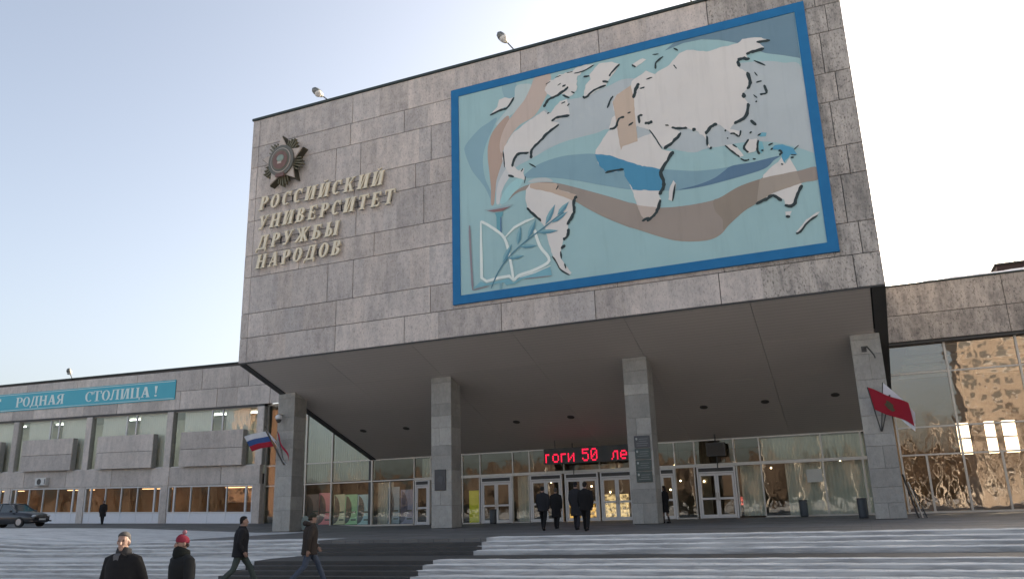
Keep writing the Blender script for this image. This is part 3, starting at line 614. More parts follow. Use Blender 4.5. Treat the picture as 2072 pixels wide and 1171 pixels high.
for zz, items in dict(
    A='14 400,535 500,490 550,470 610,385|18 860,470 900,410 960,380 1040,330 1070,300|12 1020,370 1080,395|16 925,585 980,555 1080,540|18 750,900 755,830 830,750 900,680 990,615|18 585,970 610,900 640,860 730,850|8 510,840 520,975|14 550,1040 600,1055|9 730,940 790,975|10 660,1010 680,985|7 690,1110 700,1050|16 1195,380 1220,390 1290,330 1390,290|13 1415,215 1450,170 1505,115|11 1400,480 1430,410 1450,380|16 1420,655 1470,640 1500,570 1545,555|12 1580,630 1620,600|18 1620,400 1640,340 1660,290|10 1680,320 1715,310|12 1670,610 1665,550 1700,540|15 1380,1025 1480,1000 1540,995|8 1120,190 1200,170 1290,120|7 960,225 1010,205|6 880,280 920,255|13 1200,220 1250,212|10 1610,120 1640,140|8 980,1130 960,1165|12 1020,300 1050,285|10 1060,460 1080,440|10 1010,440 1045,425|14 1360,255 1410,265|9 1095,340 1125,355|8 890,525 910,515|9 1570,525 1600,515|6 1060,185 1110,175|7 980,290 1010,270',
    B='16 120,875 150,880 180,865|11 70,820 80,880|14 330,915 380,920 455,920|18 500,945 515,920|6 155,930 200,990 255,1080|18 270,1080 340,1030 405,955|18 300,1165 345,1100|20 600,970 640,910 690,890|11 608,980 612,1060|18 820,885 880,860 920,810 928,730|18 890,650 898,690|16 920,620 945,575 920,490|13 1020,660 1070,650 1050,590|18 845,400 880,385 940,390|15 845,400 860,450|9 970,400 1060,440|16 910,350 960,335 1050,310|16 990,260 1095,250|10 205,460 210,410 265,365|16 35,680 50,610 75,570|10 80,610 120,600|9 130,540 180,525|10 20,430 50,445|9 345,300 380,320|11 950,860 995,900|7 970,665 1000,690|6 345,430 370,460|9 985,720 1000,715|7 180,350 230,345|9 280,895 310,900|8 990,570 1035,560|7 975,490 1000,520',
    D='16 305,145 265,210 220,290 240,360 230,410 205,445|16 215,480 200,540 170,590 120,630|9 320,370 300,490|14 880,512 950,480 1000,450 1060,490|16 1080,520 1140,520 1170,440 1198,380|12 1088,600 1120,600|9 1160,715 1190,705 1240,640 1310,590',
    E='20 440,560 462,565|14 510,600 560,600 620,630 640,560|18 740,670 690,740 690,790 740,830|16 860,680 845,790 875,855|14 445,745 540,820 630,890|14 640,910 700,930 750,920|12 790,915 830,915|13 540,735 595,770|22 260,770 285,780|14 1010,800 1040,780|18 1110,805 1150,830 1120,870|8 1300,800 1360,745|10 1260,860 1330,865|14 1260,895 1300,895|12 760,440 780,470 830,500|14 750,600 775,575|14 980,745 1040,720|12 850,630 890,600|14 895,805 925,810|12 1140,975 1170,985|12 470,660 490,655',
    C='14 660,295 710,340 775,400|18 1060,200 1035,260 1040,330 1000,400 985,430|17 995,460 985,520 950,548|20 965,590 935,620|9 930,640 935,700|8 860,680 890,720 930,790 1000,830|8 960,740 970,780|14 1580,400 1636,372').items():
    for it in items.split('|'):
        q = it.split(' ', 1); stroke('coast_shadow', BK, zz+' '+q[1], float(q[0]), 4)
# torch, open book and branch
tc_ = patch('torch', '#5a8a99', 'C 405,335 470,325 468,355 457,366 459,515 436,505 419,490 416,366', 4.2, False)
patch('torch', '#6f8f9c', 'C 435,890 455,890 455,945 435,950', 4.2, False); patch('torch_dish', '#8496a0', 'C 315,312 550,262 520,292 440,326 380,331', 4.4, False); patch('torch_dish', '#7d5f62', 'C 340,318 530,284 470,318 400,328', 4.6, False)
patch('torch', '#56688a', 'C 446,368 456,367 457,512 446,506', 4.5, False)
patch('book', '#6c97a8', 'C 220,942 280,885 330,903 430,880 510,858 548,893 600,852 720,812 845,768 858,834 620,862 560,902 490,916 470,892 350,912', 4.2, False, label='blue page edges')
for it in ('22 290,400 290,640 290,855 330,883 430,855 515,840 548,878', '22 548,878 600,832 720,790 838,715 770,610 735,520 725,470', '20 290,400 380,452 478,535 520,690 548,878', '20 478,535 560,450 650,402 722,375', '10 600,850 720,812 850,755'):
    q = it.split(' ', 1); stroke('book', '#c4cacc', 'C '+q[1], float(q[0]), 4.6, rough=.06, sm=len(q[1].split()) > 4 and '290,640' not in q[1])
for it in ('17 197,435 205,700 216,955', '8 216,955 350,922', '6 640,862 860,836'): q = it.split(' ', 1); stroke('book_cover', '#7f7680', 'C '+q[1], float(q[0]), 4.4, rough=.05)
stroke('branch', '#4d7284', 'C 365,942 430,800 520,680 640,570 800,450 900,372 960,330', 11, 5, rough=.1)
for a, b, c, d, w_ in ((810, 430, 890, 265, 42), (905, 355, 1000, 245, 42), (860, 415, 990, 325, 36), (745, 490, 915, 475, 38), (585, 590, 610, 440, 40), (665, 540, 735, 385, 42), (600, 605, 745, 595, 36), (460, 735, 540, 580, 40), (500, 700, 640, 675, 36)):
    dx, dy = c-a, d-b; L = math.hypot(dx, dy); nx, ny = -dy/L*w_*.5, dx/L*w_*.5
    for s_, cl in ((1, '#527a8e'), (-1, '#7196a3')):
        patch('leaf', cl, 'C %g,%g %g,%g %g,%g %g,%g %g,%g' % (a, b, a+dx*.3+nx*s_*.9, b+dy*.3+ny*s_*.9, a+dx*.6+nx*s_*.85, b+dy*.6+ny*s_*.85, c, d, a+dx*.5, b+dy*.5), 4.8, False)

# ---------------------------------------------------------------- lettering
def glyph(ch, T=.21, t=.10, s=.075, o=.07):
    P = []
    def r(x0, y0, x1, y1): P.append([(x0, y0), (x1, y0), (x1, y1), (x0, y1)])
    def stem(x, y0=0, y1=1, b=True, tp=True):
        r(x, y0, x+T, y1)
        if b: r(x-o, y0, x+T+o, y0+s)
        if tp: r(x-o, y1-s, x+T+o, y1)
    def q(*p): P.append(list(p))
    def arc(cx, cy, rx, ry, a0, a1, tx=T, ty=t, n=14):
        A_ = [R(a0+(a1-a0)*i/n) for i in range(n+1)]
        for a, b in zip(A_, A_[1:]):
            P.append([(cx+rx*math.cos(a), cy+ry*math.sin(a)), (cx+rx*math.cos(b), cy+ry*math.sin(b)), (cx+(rx-tx)*math.cos(b), cy+(ry-ty)*math.sin(b)), (cx+(rx-tx)*math.cos(a), cy+(ry-ty)*math.sin(a))])
    def diag(x0, y0, x1, y1, w_): q((x0-w_/2, y0), (x0+w_/2, y0), (x1+w_/2, y1), (x1-w_/2, y1))
    W = .8
    if ch == 'Р': stem(.1); r(.3, 1-t, .38, 1); r(.3, .44, .38, .44+t); arc(.38, .72, .30, .28, -90, 90); W = .70
    elif ch == 'О': arc(.37, .5, .35, .5, 0, 360, n=26); W = .75
    elif ch == 'С': arc(.37, .5, .35, .5, 48, 312, n=20); r(.56, .66, .64, .98); W = .70
    elif ch in 'ИЙ':
        stem(.08); stem(.56); q((.28, .03), (.36, .03), (.57, .97), (.49, .97)); W = .85
        if ch == 'Й': arc(.42, 1.22, .16, .14, 190, 350, .07, .07, 8)
    elif ch == 'К': stem(.08); diag(.36, .48, .60, .96, .11); r(.48, 1-s, .74, 1); q((.34, .56), (.50, .56), (.74, .04), (.53, .04)); r(.48, 0, .80, s); r(.28, .44, .42, .56); W = .80
    elif ch == 'У': diag(.40, .30, .16, .96, .2); diag(.30, .02, .62, .96, .1); r(.0, 1-s, .34, 1); r(.48, 1-s, .76, 1); r(.12, 0, .34, .16); W = .76
    elif ch == 'Н': stem(.08); stem(.54); r(.29, .45, .54, .55); W = .83
    elif ch == 'В': stem(.08); r(.28, 1-t, .36, 1); r(.28, .48, .38, .48+t); r(.28, 0, .36, t); arc(.36, .765, .26, .235, -90, 90); arc(.36, .265, .31, .265, -90, 90); W = .72
    elif ch == 'Е': stem(.08); r(.28, 1-t, .62, 1); r(.28, .46, .5, .55); r(.28, 0, .64, t); r(.56, .76, .63, 1); r(.57, 0, .65, .26); r(.46, .38, .51, .63); W = .70
    elif ch == 'Т': r(.28, 0, .28+T, 1); r(.18, 0, .59, s); r(.02, 1-t, .75, 1); r(.02, .72, .09, 1); r(.68, .72, .75, 1); W = .78
    elif ch == 'Д': diag(.18, .08, .30, .94, .12); r(.52, .06, .52+T, 1); r(.22, 1-t, .80, 1); r(.02, 0, .82, t); r(.02, -.18, .10, .06); r(.74, -.18, .82, .06); W = .86
    elif ch == 'Ж':
        r(.44, 0, .44+T*.85, 1); r(.36, 0, .70, s); r(.36, 1-s, .70, 1)
        for sg in (-1, 1): diag(.53+sg*.12, .5, .53+sg*.36, .95, .11); diag(.53+sg*.12, .52, .53+sg*.38, .04, .17); r(.53+sg*.38-.12, 1-s, .53+sg*.38+.10, 1); r(.53+sg*.4-.13, 0, .53+sg*.4+.10, s)
        r(.36, .45, .70, .56); W = 1.06
    elif ch == 'Б': stem(.08); r(.28, 1-t, .62, 1); r(.55, .76, .62, 1); r(.28, .50, .36, .50+t); r(.28, 0, .36, t); arc(.36, .30, .32, .30, -90, 90); W = .74
    elif ch == 'Ы': stem(.08); r(.28, .5, .33, .5+t); r(.28, 0, .33, t); arc(.33, .30, .25, .30, -90, 90, T*.9); stem(.72); W = 1.04
    elif ch == 'А': diag(.14, .04, .36, .96, .1); diag(.62, .04, .40, .96, .21); r(.24, .28, .56, .37); r(.02, 0, .28, s); r(.46, 0, .78, s); r(.3, .93, .5, 1); W = .80
    elif ch == 'Я': stem(.48); r(.42, 1-t, .5, 1); r(.42, .44, .5, .44+t); arc(.42, .72, .34, .28, 90, 270); diag(.16, .04, .40, .50, .17); r(.02, 0, .28, s); W = .80
    elif ch == 'Ц': stem(.08, tp=True); stem(.54, b=False); r(.08, 0, .84, t); r(.76, -.18, .84, .06); W = .88
    elif ch == 'Л': diag(.14, .02, .26, .96, .11); stem(.54, tp=False); r(.18, 1-t, .82, 1); r(.0, 0, .2, .14); W = .86
    elif ch == '!': q((.14, .3), (.22, .3), (.30, 1), (.06, 1)); arc(.18, .09, .1, .1, 0, 360, .1, .1, 10); W = .42
    return P, W
def text(root, word, x0, x1, z, h, yf, depth, mat, shear_=0.0, big=1.0, name='letter', base=None, track=.0, **kw):
    ws = [glyph(c, **kw)[1]+track if c != ' ' else .55 for c in word]; tot = sum(ws); sc = (x1-x0)/tot; x = x0
    for i, c in enumerate(word):
        if c != ' ':
            P, _ = glyph(c, **kw); m = MB(); hh = h*(big if i == 0 else 1)
            for j, p in enumerate(P): m.prismY([(x+a*sc+b*hh*shear_, z+b*hh) for a, b in p], yf-.0012*(j % 9), yf+depth)
            o = m.build(name, mat, root)
            if base: base(o)
        x += ws[i]*sc
lm = plain('cream_letter', (.66, .575, .42), .45, .1, .1, 3, .05)
lettering = empty('facade_lettering', (-25, YF-.1, 14), 'raised cream Cyrillic slab letters in four lines below the star emblem', 'lettering')
for s_, x1_, z_ in (('РОССИЙСКИЙ', -21.15, 17.42), ('УНИВЕРСИТЕТ', -20.45, 16.25), ('ДРУЖБЫ', -23.85, 15.08), ('НАРОДОВ', -23.7, 13.98)):
    text(lettering, s_, -29.35, x1_+.15, z_, .80, YF-.24, .10, lm, .22, 1.0, track=.24, T=.22)
m = MB()
for z_, x1_ in ((17.42, -21.4), (16.25, -20.7), (15.08, -24.1), (13.98, -24.0)):
    for q in (.22, .55): m.box(-29.15, x1_, YF-.135, YF-.105, z_+q-.012, z_+q+.012)
    for j in range(9): xx = -29+(x1_+29)*j/8; m.box(xx-.01, xx+.01, YF-.106, YF-.005, z_+.2, z_+.58)
m.build('fixing_rail', 'trim', lettering)
banner = empty('banner', (-60, YP-.1, 9.6), 'long turquoise banner with white Cyrillic words along the left wing parapet', 'banner')
BX0, BX1 = -100, -47.85
bm_ = plain('banner_turquoise', paint('#3f92a9'), .6, 0, .06, .5, .03)
o = MB().box(BX0, BX1, YP-.07, YP-.03, 9.50, 11.02).build('sheet', bm_, banner); S(o)
for z0, z1 in ((9.58, 9.62), (10.90, 10.94)): S(MB().box(BX0, BX1-.1, YP-.078, YP-.07, z0, z1).build('white_line', pm('#b9c4c8'), banner))
bl = plain('banner_white', paint('#bcc7cc'), .6, 0, .04)
kwb = dict(T=.17, t=.055, s=.05, o=.06)
def bx(px): return onY(px, 806, YP-.08)[0]
text(banner, 'РОДНАЯ', bx(33), bx(131), 9.83, .82, YP-.09, .018, bl, 0, base=S, **kwb); text(banner, 'СТОЛИЦА', bx(172), bx(303), 9.83, .82, YP-.09, .018, bl, 0, base=S, **kwb)
text(banner, '!', bx(310), bx(320), 9.83, .82, YP-.09, .018, bl, 0, base=S, **kwb); text(banner, 'Т', bx(-26), bx(4), 9.83, .82, YP-.09, .018, bl, 0, base=S, **kwb)

# ---------------------------------------------------------------- star emblem
em = empty('star_emblem', (-27.6, YF-.1, 18.6), 'large metal star emblem with rays and red and grey rings above the lettering', 'emblem')
ECX, ECZ = -27.62, 20.0
mo = plain('dark_bronze', (.07, .062, .042), .6, .4); mg = plain('aged_gold', (.15, .135, .085), .5, .4, .3); mw = plain('pale_enamel', (.44, .37, .31), .5); mgr = plain('grey_green_metal', (.12, .115, .095), .5, .3); mred = plain('red_enamel', (.15, .075, .058), .5, 0, .4); mgl = plain('green_enamel', (.22, .27, .22), .5)
def star(n, ro, ri, a0): return [(ECX+(ro if i % 2 == 0 else ri)*math.cos(a0+math.pi*i/n), ECZ+(ro if i % 2 == 0 else ri)*1.06*math.sin(a0+math.pi*i/n)) for i in range(2*n)]
A0 = math.pi/2+.06
MB().prismY(star(5, 1.52, .72, A0), YF-.42, YF-.01).build('star_back', mo, em)
for i in range(5):
    a = A0+2*math.pi*i/5; c_, s_ = math.cos(a), math.sin(a)
    def pp(rr, w_): return (ECX+rr*c_-w_*s_, ECZ+(rr*s_+w_*c_)*1.06)
    MB().prismY([pp(1.42, 0), pp(.70, .36), pp(.70, -.36)], YF-.50, YF-.42).build('star_point', mw, em)
    a += math.pi/5; c_, s_ = math.cos(a), math.sin(a)
    for j, (w_, L) in enumerate(((-.30, 1.18), (-.15, 1.32), (0, 1.42), (.15, 1.32), (.30, 1.18))): MB().prismY([pp(L, w_*1.15+.03), pp(L, w_*1.15-.03), pp(.5, w_*.5-.05), pp(.5, w_*.5+.05)], YF-.40-.012*(2-abs(j-2)), YF-.2).build('ray', mg, em)
def disc(name, r, y0, y1, mat, n=36): MB().prismY([(ECX+r*math.cos(2*math.pi*i/n), ECZ+r*1.08*math.sin(2*math.pi*i/n)) for i in range(n)], y0, y1).build(name, mat, em)
disc('disc', .86, YF-.60, YF-.3, mgr); disc('ring', .68, YF-.63, YF-.60, mw); disc('ring', .64, YF-.645, YF-.63, mgr); disc('ring', .55, YF-.66, YF-.645, mg); disc('ring', .50, YF-.675, YF-.66, mred)
MB().ball((ECX+.02, YF-.67, ECZ+.1), (.26, .06, .22), 14, 8).build('globe', mgl, em, True); MB().box(ECX-.16, ECX+.12, YF-.70, YF-.68, ECZ-.22, ECZ-.1).build('ribbon', mw, em); MB().box(ECX-.3, ECX+.28, YF-.64, YF-.55, ECZ-.98, ECZ-.78).build('scroll', mred, em)

# ---------------------------------------------------------------- LED sign, plaques
led = empty('led_sign', (-13.5, 45.2, 3.5), 'black hanging display with glowing red dot letters above the doors', 'sign')
YS = 44.9
lx0, lz1 = onY(1103, 908, YS); lx1, _ = onY(1290, 900, YS); lz0 = onY(1190, 935, YS)[1]; lz1 = onY(1190, 903, YS)[1]
MB().box(lx0-.1, lx1, YS, YS+.16, lz0, lz1).build('case', 'trim', led)
for xx in (lx0+.6, lx1-.6): MB().tube([(xx, YS+.08, lz1), (xx, YS+.08, zsof(YS)+.02)], .02, 6).build('bracket', 'trim', led)
LED = {'T': ['....', '....', '###.', '#...', '#...', '#...', '#...'], 'о': ['.....', '.....', '.###.', '#...#', '#...#', '#...#', '.###.'], 'г': ['....', '....', '####', '#...', '#...', '#...', '#...'], 'и': ['.....', '.....', '#...#', '#..##', '#.#.#', '##..#', '#...#'],
       '5': ['#####', '#....', '####.', '....#', '....#', '#...#', '.###.'], '0': ['.###.', '#...#', '#..##', '#.#.#', '##..#', '#...#', '.###.'], 'л': ['.....', '.....', '..###', '.#..#', '.#..#', '.#..#', '#...#'], 'е': ['.....', '.....', '.###.', '#...#', '#####', '#....', '.###.'], ' ': ['...']*7}
mled = emit('red_led', (1, .015, .06), .6); x = lx0; seq = 'Tоги 50  ле'; tot = sum(len(LED[c][0])+1.4 for c in seq); ps = (onY(1272, 905, YS)[0]-lx0)/tot; pz = (lz1-lz0)*.80/7
for c in seq:
    if c != ' ':
        m = MB()
        for r_, row in enumerate(LED[c]):
            for q_, ch in enumerate(row):
                if ch == '#': zz = lz1-(lz1-lz0)*.1-pz*(r_+.5); m.box(x+ps*q_+ps*.08, x+ps*(q_+1)-ps*.08, YS-.008, YS-.001, zz-pz*.42, zz+pz*.42)
        m.build('letter', mled, led)
    x += (len(LED[c][0])+1.4)*ps
for px_, w_, nm in ((1428, 40, 'dark square box on a stem hung above the rightmost double door'), (1137, 42, 'dark square box on a stem hung under the red display')):
    x0, z1 = onY(px_, 896 if px_ > 1300 else 914, 45.4); x1, z0 = onY(px_+w_, 921 if px_ > 1300 else 935, 45.4); z0 = min(z0, z1-.6)
    b_ = empty('ceiling_heater', (x0, 45.4, z0), nm, 'heater'); MB().box(x0, x1, 45.35, 45.75, z0, z1).build('case', 'trim', b_); MB().box(x0+.08, x1-.08, 45.33, 45.35, z0+.08, z1-.08).build('grille', 'dark', b_)
    MB().tube([((x0+x1)/2, 45.55, z0), ((x0+x1)/2, 45.55, z0-.75)], .03, 6).build('stem', 'trim', b_); MB().tube([((x0+x1)/2, 45.5, z1), ((x0+x1)/2, 45.5, zsof(45.5)+.02)], .04, 6).build('hanger', 'trim', b_)
mp1 = plain('plaque_green', (.028, .042, .04), .3, .2, .15); mp2 = plain('plaque_dark', (.035, .036, .042), .3, .2); mtx = plain('plaque_text', (.16, .17, .165), .5)
for i, (y0, y1, mt) in enumerate(((879, 903, mp2), (904.5, 926.5, mp1), (928, 950, mp1), (951.5, 973, mp1))):
    cx0 = COLX[2]+.33; cx1 = cx0+.74; z1 = onY(1297, y0+2, YC)[1]; z0 = onY(1297, y1+2, YC)[1]
    p_ = empty('plaque', (cx0, YC-.05, z0), ['grey plaque with crest, topmost of four on the column', 'dark green plaque, second from the top of four on the column', 'dark green plaque, third from the top of four on the column', 'dark green plaque, lowest of four on the column'][i], 'plaque', 'stacked plaques on the column')
    MB().cbox(cx0, cx1, YC-.05, YC-.012, z0, z1, .008).build('plate', mt, p_)
    for j in range(3 if i else 5):
        zz = z1-.15-j*.1; a_ = cx0+(.22 if j < 2 else .1)
        if zz > z0+.05: MB().box(a_, cx1-.1-.05*(j % 2), YC-.0525, YC-.05, zz-.012, zz+.012).build('line', mtx, p_)
    MB().ball((cx0+.11, YC-.05, z1-.14), (.05, .012, .06), 8, 6).build('crest', plain('crest', (.30, .31, .29), .4), p_)
x0, z1 = onY(880, 950, YC); x1, z0 = onY(903, 991, YC)
p_ = empty('plaque', (x0, YC-.05, z0), 'dark rectangular plaque with relief on the column left of the doors', 'plaque'); MB().cbox(x0, x1, YC-.06, YC-.012, z0, z1, .02).build('plate', mp2, p_)
MB().prismY([(x0+.1, z0+.5), ((x0+x1)/2, z0+.75), (x1-.12, z0+.62), (x1-.2, z0+.25), ((x0+x1)/2, z0+.4)], YC-.075, YC-.06).build('relief', plain('relief', (.05, .052, .06), .35, .3), p_)

# ---------------------------------------------------------------- flags
def flag(root, base, tip, ln, hoist, cols, sway, droop, name='cloth', emb=None, seed=1):
    """pole from base to tip; cloth hangs from the upper part of the pole and falls along `sway`"""
    b, t = Vector(base), Vector(tip); MB().tube([b, t], .022, 6).build('pole', 'trim', root)
    ax = (t-b).normalized(); sw = Vector(sway).normalized(); nu, nv = 18, 12; m = MB(); rr = random.Random(seed); ph = rr.uniform(0, 6)
    nor = ax.cross(sw).normalized(); V = []
    for j in range(nv+1):
        for i in range(nu+1):
            u, v = i/nu, j/nv; p = t-ax*hoist*v+sw*ln*u; p += nor*(.11*math.sin(u*7+v*1.5+ph)*u**.6); p.z -= droop*u*u*(1-.25*v); V.append(p)
    n = len(V); V2 = [p+nor*.006 for p in V]; m.v = [tuple(p) for p in V+V2]
    for j in range(nv):
        c = int(j/nv*len(cols))
        for i in range(nu):
            q = j*(nu+1)+i; m.f += [[q, q+1, q+nu+2, q+nu+1], [n+q, n+q+nu+1, n+q+nu+2, n+q+1]]; m.mi += [c, c]
    o = m.build(name, cols, root, True)
    if emb:
        m = MB(); cu, cv = .48, .5; n_ = 10; pts = []
        for i in range(n_):
            a = 2*math.pi*i/n_; u = cu+.13*math.cos(a)*(1 if i % 2 else .6); v = cv+.26*math.sin(a)*(1 if i % 3 else .7)
            p = t-ax*hoist*v+sw*ln*u; p += nor*(.11*math.sin(u*7+v*1.5+ph)*u**.6); p.z -= droop*u*u*(1-.25*v); pts.append(p)
        for s_ in (-.012, .02): m.add([p+nor*s_ for p in pts], [list(range(n_)) if s_ < 0 else list(range(n_-1, -1, -1))])
        m.build('emblem', emb, o)
fw_ = plain('flag_white', (.62, .64, .68), .8, 0, .05); fb = plain('flag_blue', (.035, .09, .27), .8, 0, .05); fr_ = plain('flag_red', (.33, .012, .03), .8, 0, .08); fdr = plain('flag_deep_red', (.36, .012, .04), .8, 0, .08); fgr = plain('flag_green', (.03, .12, .09), .8); fol = plain('flag_emblem', (.10, .085, .05), .8)
def P3(px, py, Y): x, z = onY(px, py, Y); return (x, Y, z)
B1 = P3(574, 940, YC-.06)
f = empty('flag', B1, 'white, blue and red striped flag on the column beside the left wing', 'flag', 'flags on the outer columns'); flag(f, B1, P3(538, 872, YC-1.1), 1.15, .95, [fw_, fb, fr_], (-.75, -.5, -.12), .12, seed=2)
f = empty('flag', B1, 'white flag with dark emblem behind the striped flag on the left column', 'flag', 'flags on the outer columns'); flag(f, (B1[0]+.02, B1[1], B1[2]), P3(537, 862, YC-.55), 1.9, .75, [fw_, fw_], (.62, .0, -.72), .15, emb=fol, seed=5)
f = empty('flag', B1, 'dark red flag hanging limp on the left column', 'flag', 'flags on the outer columns'); flag(f, (B1[0]+.05, B1[1], B1[2]), P3(561, 872, YC-.55), 1.45, .45, [fdr], (.52, 0, -.85), .15, seed=8)
B4 = P3(1783, 872, YC-.06)
f = empty('flag', B4, 'red flag with dark emblem on the rightmost column', 'flag', 'flags on the outer columns'); flag(f, B4, P3(1755, 783, YC-1.0), 1.55, 1.0, [fr_, fr_], (.86, -.05, -.42), .12, emb=fol, seed=3)
f = empty('flag', B4, 'white flag with green emblem behind the red one on the rightmost column', 'flag', 'flags on the outer columns'); flag(f, (B4[0]+.02, B4[1], B4[2]), P3(1786, 773, YC-.5), 1.6, .8, [fw_, fw_], (.62, -.05, -.74), .1, emb=fgr, seed=6)
f = empty('flagpole', B4, 'thin bare slanting pole beside the red flag on the rightmost column', 'flagpole'); MB().tube([(B4[0]+.04, B4[1], B4[2]), P3(1800, 800, YC-.6)], .022, 6).build('pole', 'trim', f); MB().ball(P3(1800, 800, YC-.6), .04, 6, 5).build('finial', 'trim', f)

# ---------------------------------------------------------------- roof floodlights, downlights, camera, air conditioner
mlh = plain('lamp_housing', (.16, .17, .165), .45, .4); mgl2 = plain('lamp_lens', (.62, .6, .56), .25)
def floodlight(base, tip, label, r=.21):
    b, t = Vector(base), Vector(tip); L = empty('floodlight', b, label, 'floodlight', 'floodlights on the roof edges'); d = (t-b).normalized()
    MB().tube([b, t], .035, 6).build('arm', 'trim', L)
    MB().tube([t-d*.05, t+d*.05, t+d*.2, t+d*.42, t+d*.6, t+d*.68], [r*.35, r*.7, r, r*1.02, r*.75, r*.2], 12).build('head', mlh, L, True)
    s_ = Vector((.45, -.25, -.75)).normalized(); s_ = (s_-d*s_.dot(d)).normalized(); c = t+d*.3
    MB().tube([c+s_*r*.55, c+s_*r*1.02, c+s_*r*1.12], [r*.95, r*.9, r*.4], 12).build('lens', mgl2, L, True)
floodlight(P3(668, 206, YF+.4), P3(652, 194, YF-.1), 'floodlight leaning from the block roof above the star emblem')
floodlight(P3(1040, 101, YF+.4), P3(1025, 85, YF-.1), 'floodlight leaning from the block roof above the mural corner')
floodlight(P3(1404, 10, YF+.4), P3(1394, -4, YF-.1), 'floodlight at the top edge of the picture above the mural')
floodlight((onY(146, 779, YP+.1)[0], YP+.1, ZPT+shear(-60)+.05), (onY(139, 776, YP-.8)[0], YP-.8, ZPT+shear(-60)+.45), 'small floodlight on the left wing roof above the banner', .2)
sl = Vector((0, YG-YF, ZH-ZB)).normalized(); sn = Vector((0, -sl.z, sl.y))
ordn = ['first from the left, near the sloping edge', 'second from the left', 'third from the left, just right of the plaque column', 'fourth from the left', 'fifth from the left, past the four-plaque column', 'sixth from the left', 'rightmost, near the flag column']
for i, (px, py) in enumerate(((735, 871), (822, 866), (1045, 853), (1155, 843), (1424, 823), (1548, 812), (1690, 798))):
    d = ray(px, py); o_ = Vector((0, 0, CAM_H)); p0 = Vector((0, YF, ZB)); t = (p0-o_).dot(sn)/d.dot(sn); c = o_+d*t
    L = empty('downlight', c, 'round unlit downlight in the soffit, '+ordn[i], 'downlight', 'recessed downlights in the soffit')
    MB().tube([c+sn*.09, c-sn*.018], .21, 16).build('housing', 'trim', L); MB().tube([c-sn*.018, c-sn*.024], .17, 16).build('lens', 'dark', L)
c = Vector(P3(564, 846, YC-.35)); L = empty('security_camera', c, 'white dome security camera on a bracket on the left column', 'camera')
MB().ball(c+Vector((0, 0, .06)), (.2, .2, .16), 12, 8).build('housing', plain('camera_white', (.6, .6, .6), .4), L, True); MB().ball(c+Vector((0, 0, -.08)), (.15, .15, .17), 12, 8).build('dome', 'dark', L, True); MB().tube([c+Vector((0, .36, .2)), c+Vector((0, .1, .24)), c+Vector((0, 0, .2))], .04, 6).build('bracket', 'alu', L)
ax0, az1 = onY(72, 967, YP-.35); ax1, az0 = onY(91, 981, YP-.35)
L = empty('air_conditioner', (ax0, YP-.2, az0), 'small white air conditioning unit fixed on the left wing stone band', 'air conditioner'); MB().cbox(ax0, ax1, YP-.38, YP-.03, az0, az1, .03).build('case', plain('ac_white', (.55, .55, .53), .5), L)
cx_, cz_ = ax0+(ax1-ax0)*.4, (az0+az1)/2; MB().tube([(cx_, YP-.375, cz_), (cx_, YP-.40, cz_)], (az1-az0)*.4, 14).build('fan_grille', 'trim', L); MB().box(ax1-.12, ax1-.04, YP-.385, YP-.38, az0+.1, az1-.1).build('vent', 'trim', L)

bq = Vector(P3(1748, 706, YC-.02)); L = empty('wall_bracket', bq, 'bent dark metal bracket high on the rightmost column', 'bracket'); MB().tube([bq, bq+Vector((.12, -.25, .06)), Vector(P3(1768, 717, YC-.5)), Vector(P3(1771, 724, YC-.5))], .03, 6).build('arm', 'trim', L); MB().box(bq.x-.1, bq.x+.1, YC-.03, YC-.01, bq.z-.12, bq.z+.12).build('plate', 'trim', L)
# ---------------------------------------------------------------- litter bins, leaning boards, posters
mbin = plain('bin_grey_blue', (.055, .065, .075), .5, .3)
for px, py, lb in ((1628, 1042, 'grey blue litter bin before the wide panes right of the last door'), (1745, 1042, 'grey blue litter bin against the rightmost column'), (998, 1062, 'grey blue litter bin before the left white double door')):
    Yb = 44.6 if px != 1745 else 38.6; X = onY(px, py, Yb)[0]
    if px == 1745: X = COLX[3]-.45
    L = empty('litter_bin', (X, Yb, 0), lb, 'litter bin', 'litter bins by the doors')
    MB().tube([(0, 0, .02), (0, 0, .1), (0, 0, .78), (0, 0, .8)], [.19, .2, .21, .21], 14).build('body', mbin, L, True, True); MB().tube([(0, 0, .8), (0, 0, .86)], [.225, .2], 14).build('rim', 'trim', L, local=True); MB().tube([(0, 0, .861), (0, 0, .865)], .14, 12).build('opening', 'dark', L, local=True)
L = empty('leaning_board', (COLX[3]+1.5, 37.6, 0), 'dark boards with pale edges leaning against the rightmost column', 'board')
for i in range(3):
    x = COLX[3]+CW+.05+i*.16; MB().hexa([(x+.35, 36.7+.25*i, .02), (x+.39, 36.7+.25*i, .02), (x+.39, 37.5, .02), (x+.35, 37.5, .02), (x, 36.75+.25*i, 1.75-.3*i), (x+.04, 36.75+.25*i, 1.75-.3*i), (x+.04, 37.5, 1.75-.3*i), (x, 37.5, 1.75-.3*i)]).build('board', ['dark', 'alu', 'trim'][i], L)
L = empty('plastic_panel', (-29.0, 37.9, 0), 'pale translucent sheet leaning in the shade behind the left column', 'panel'); MB().tube([(-28.9, 37.6, .35), (-28.9, 37.66, .36)], [(.30, .46), (.30, .46)], 16).build('sheet', plain('pale_plastic', (.3, .36, .34), .3), L); MB().box(-29.2, -28.6, 37.55, 37.75, .02, .06).build('foot', 'trim', L)
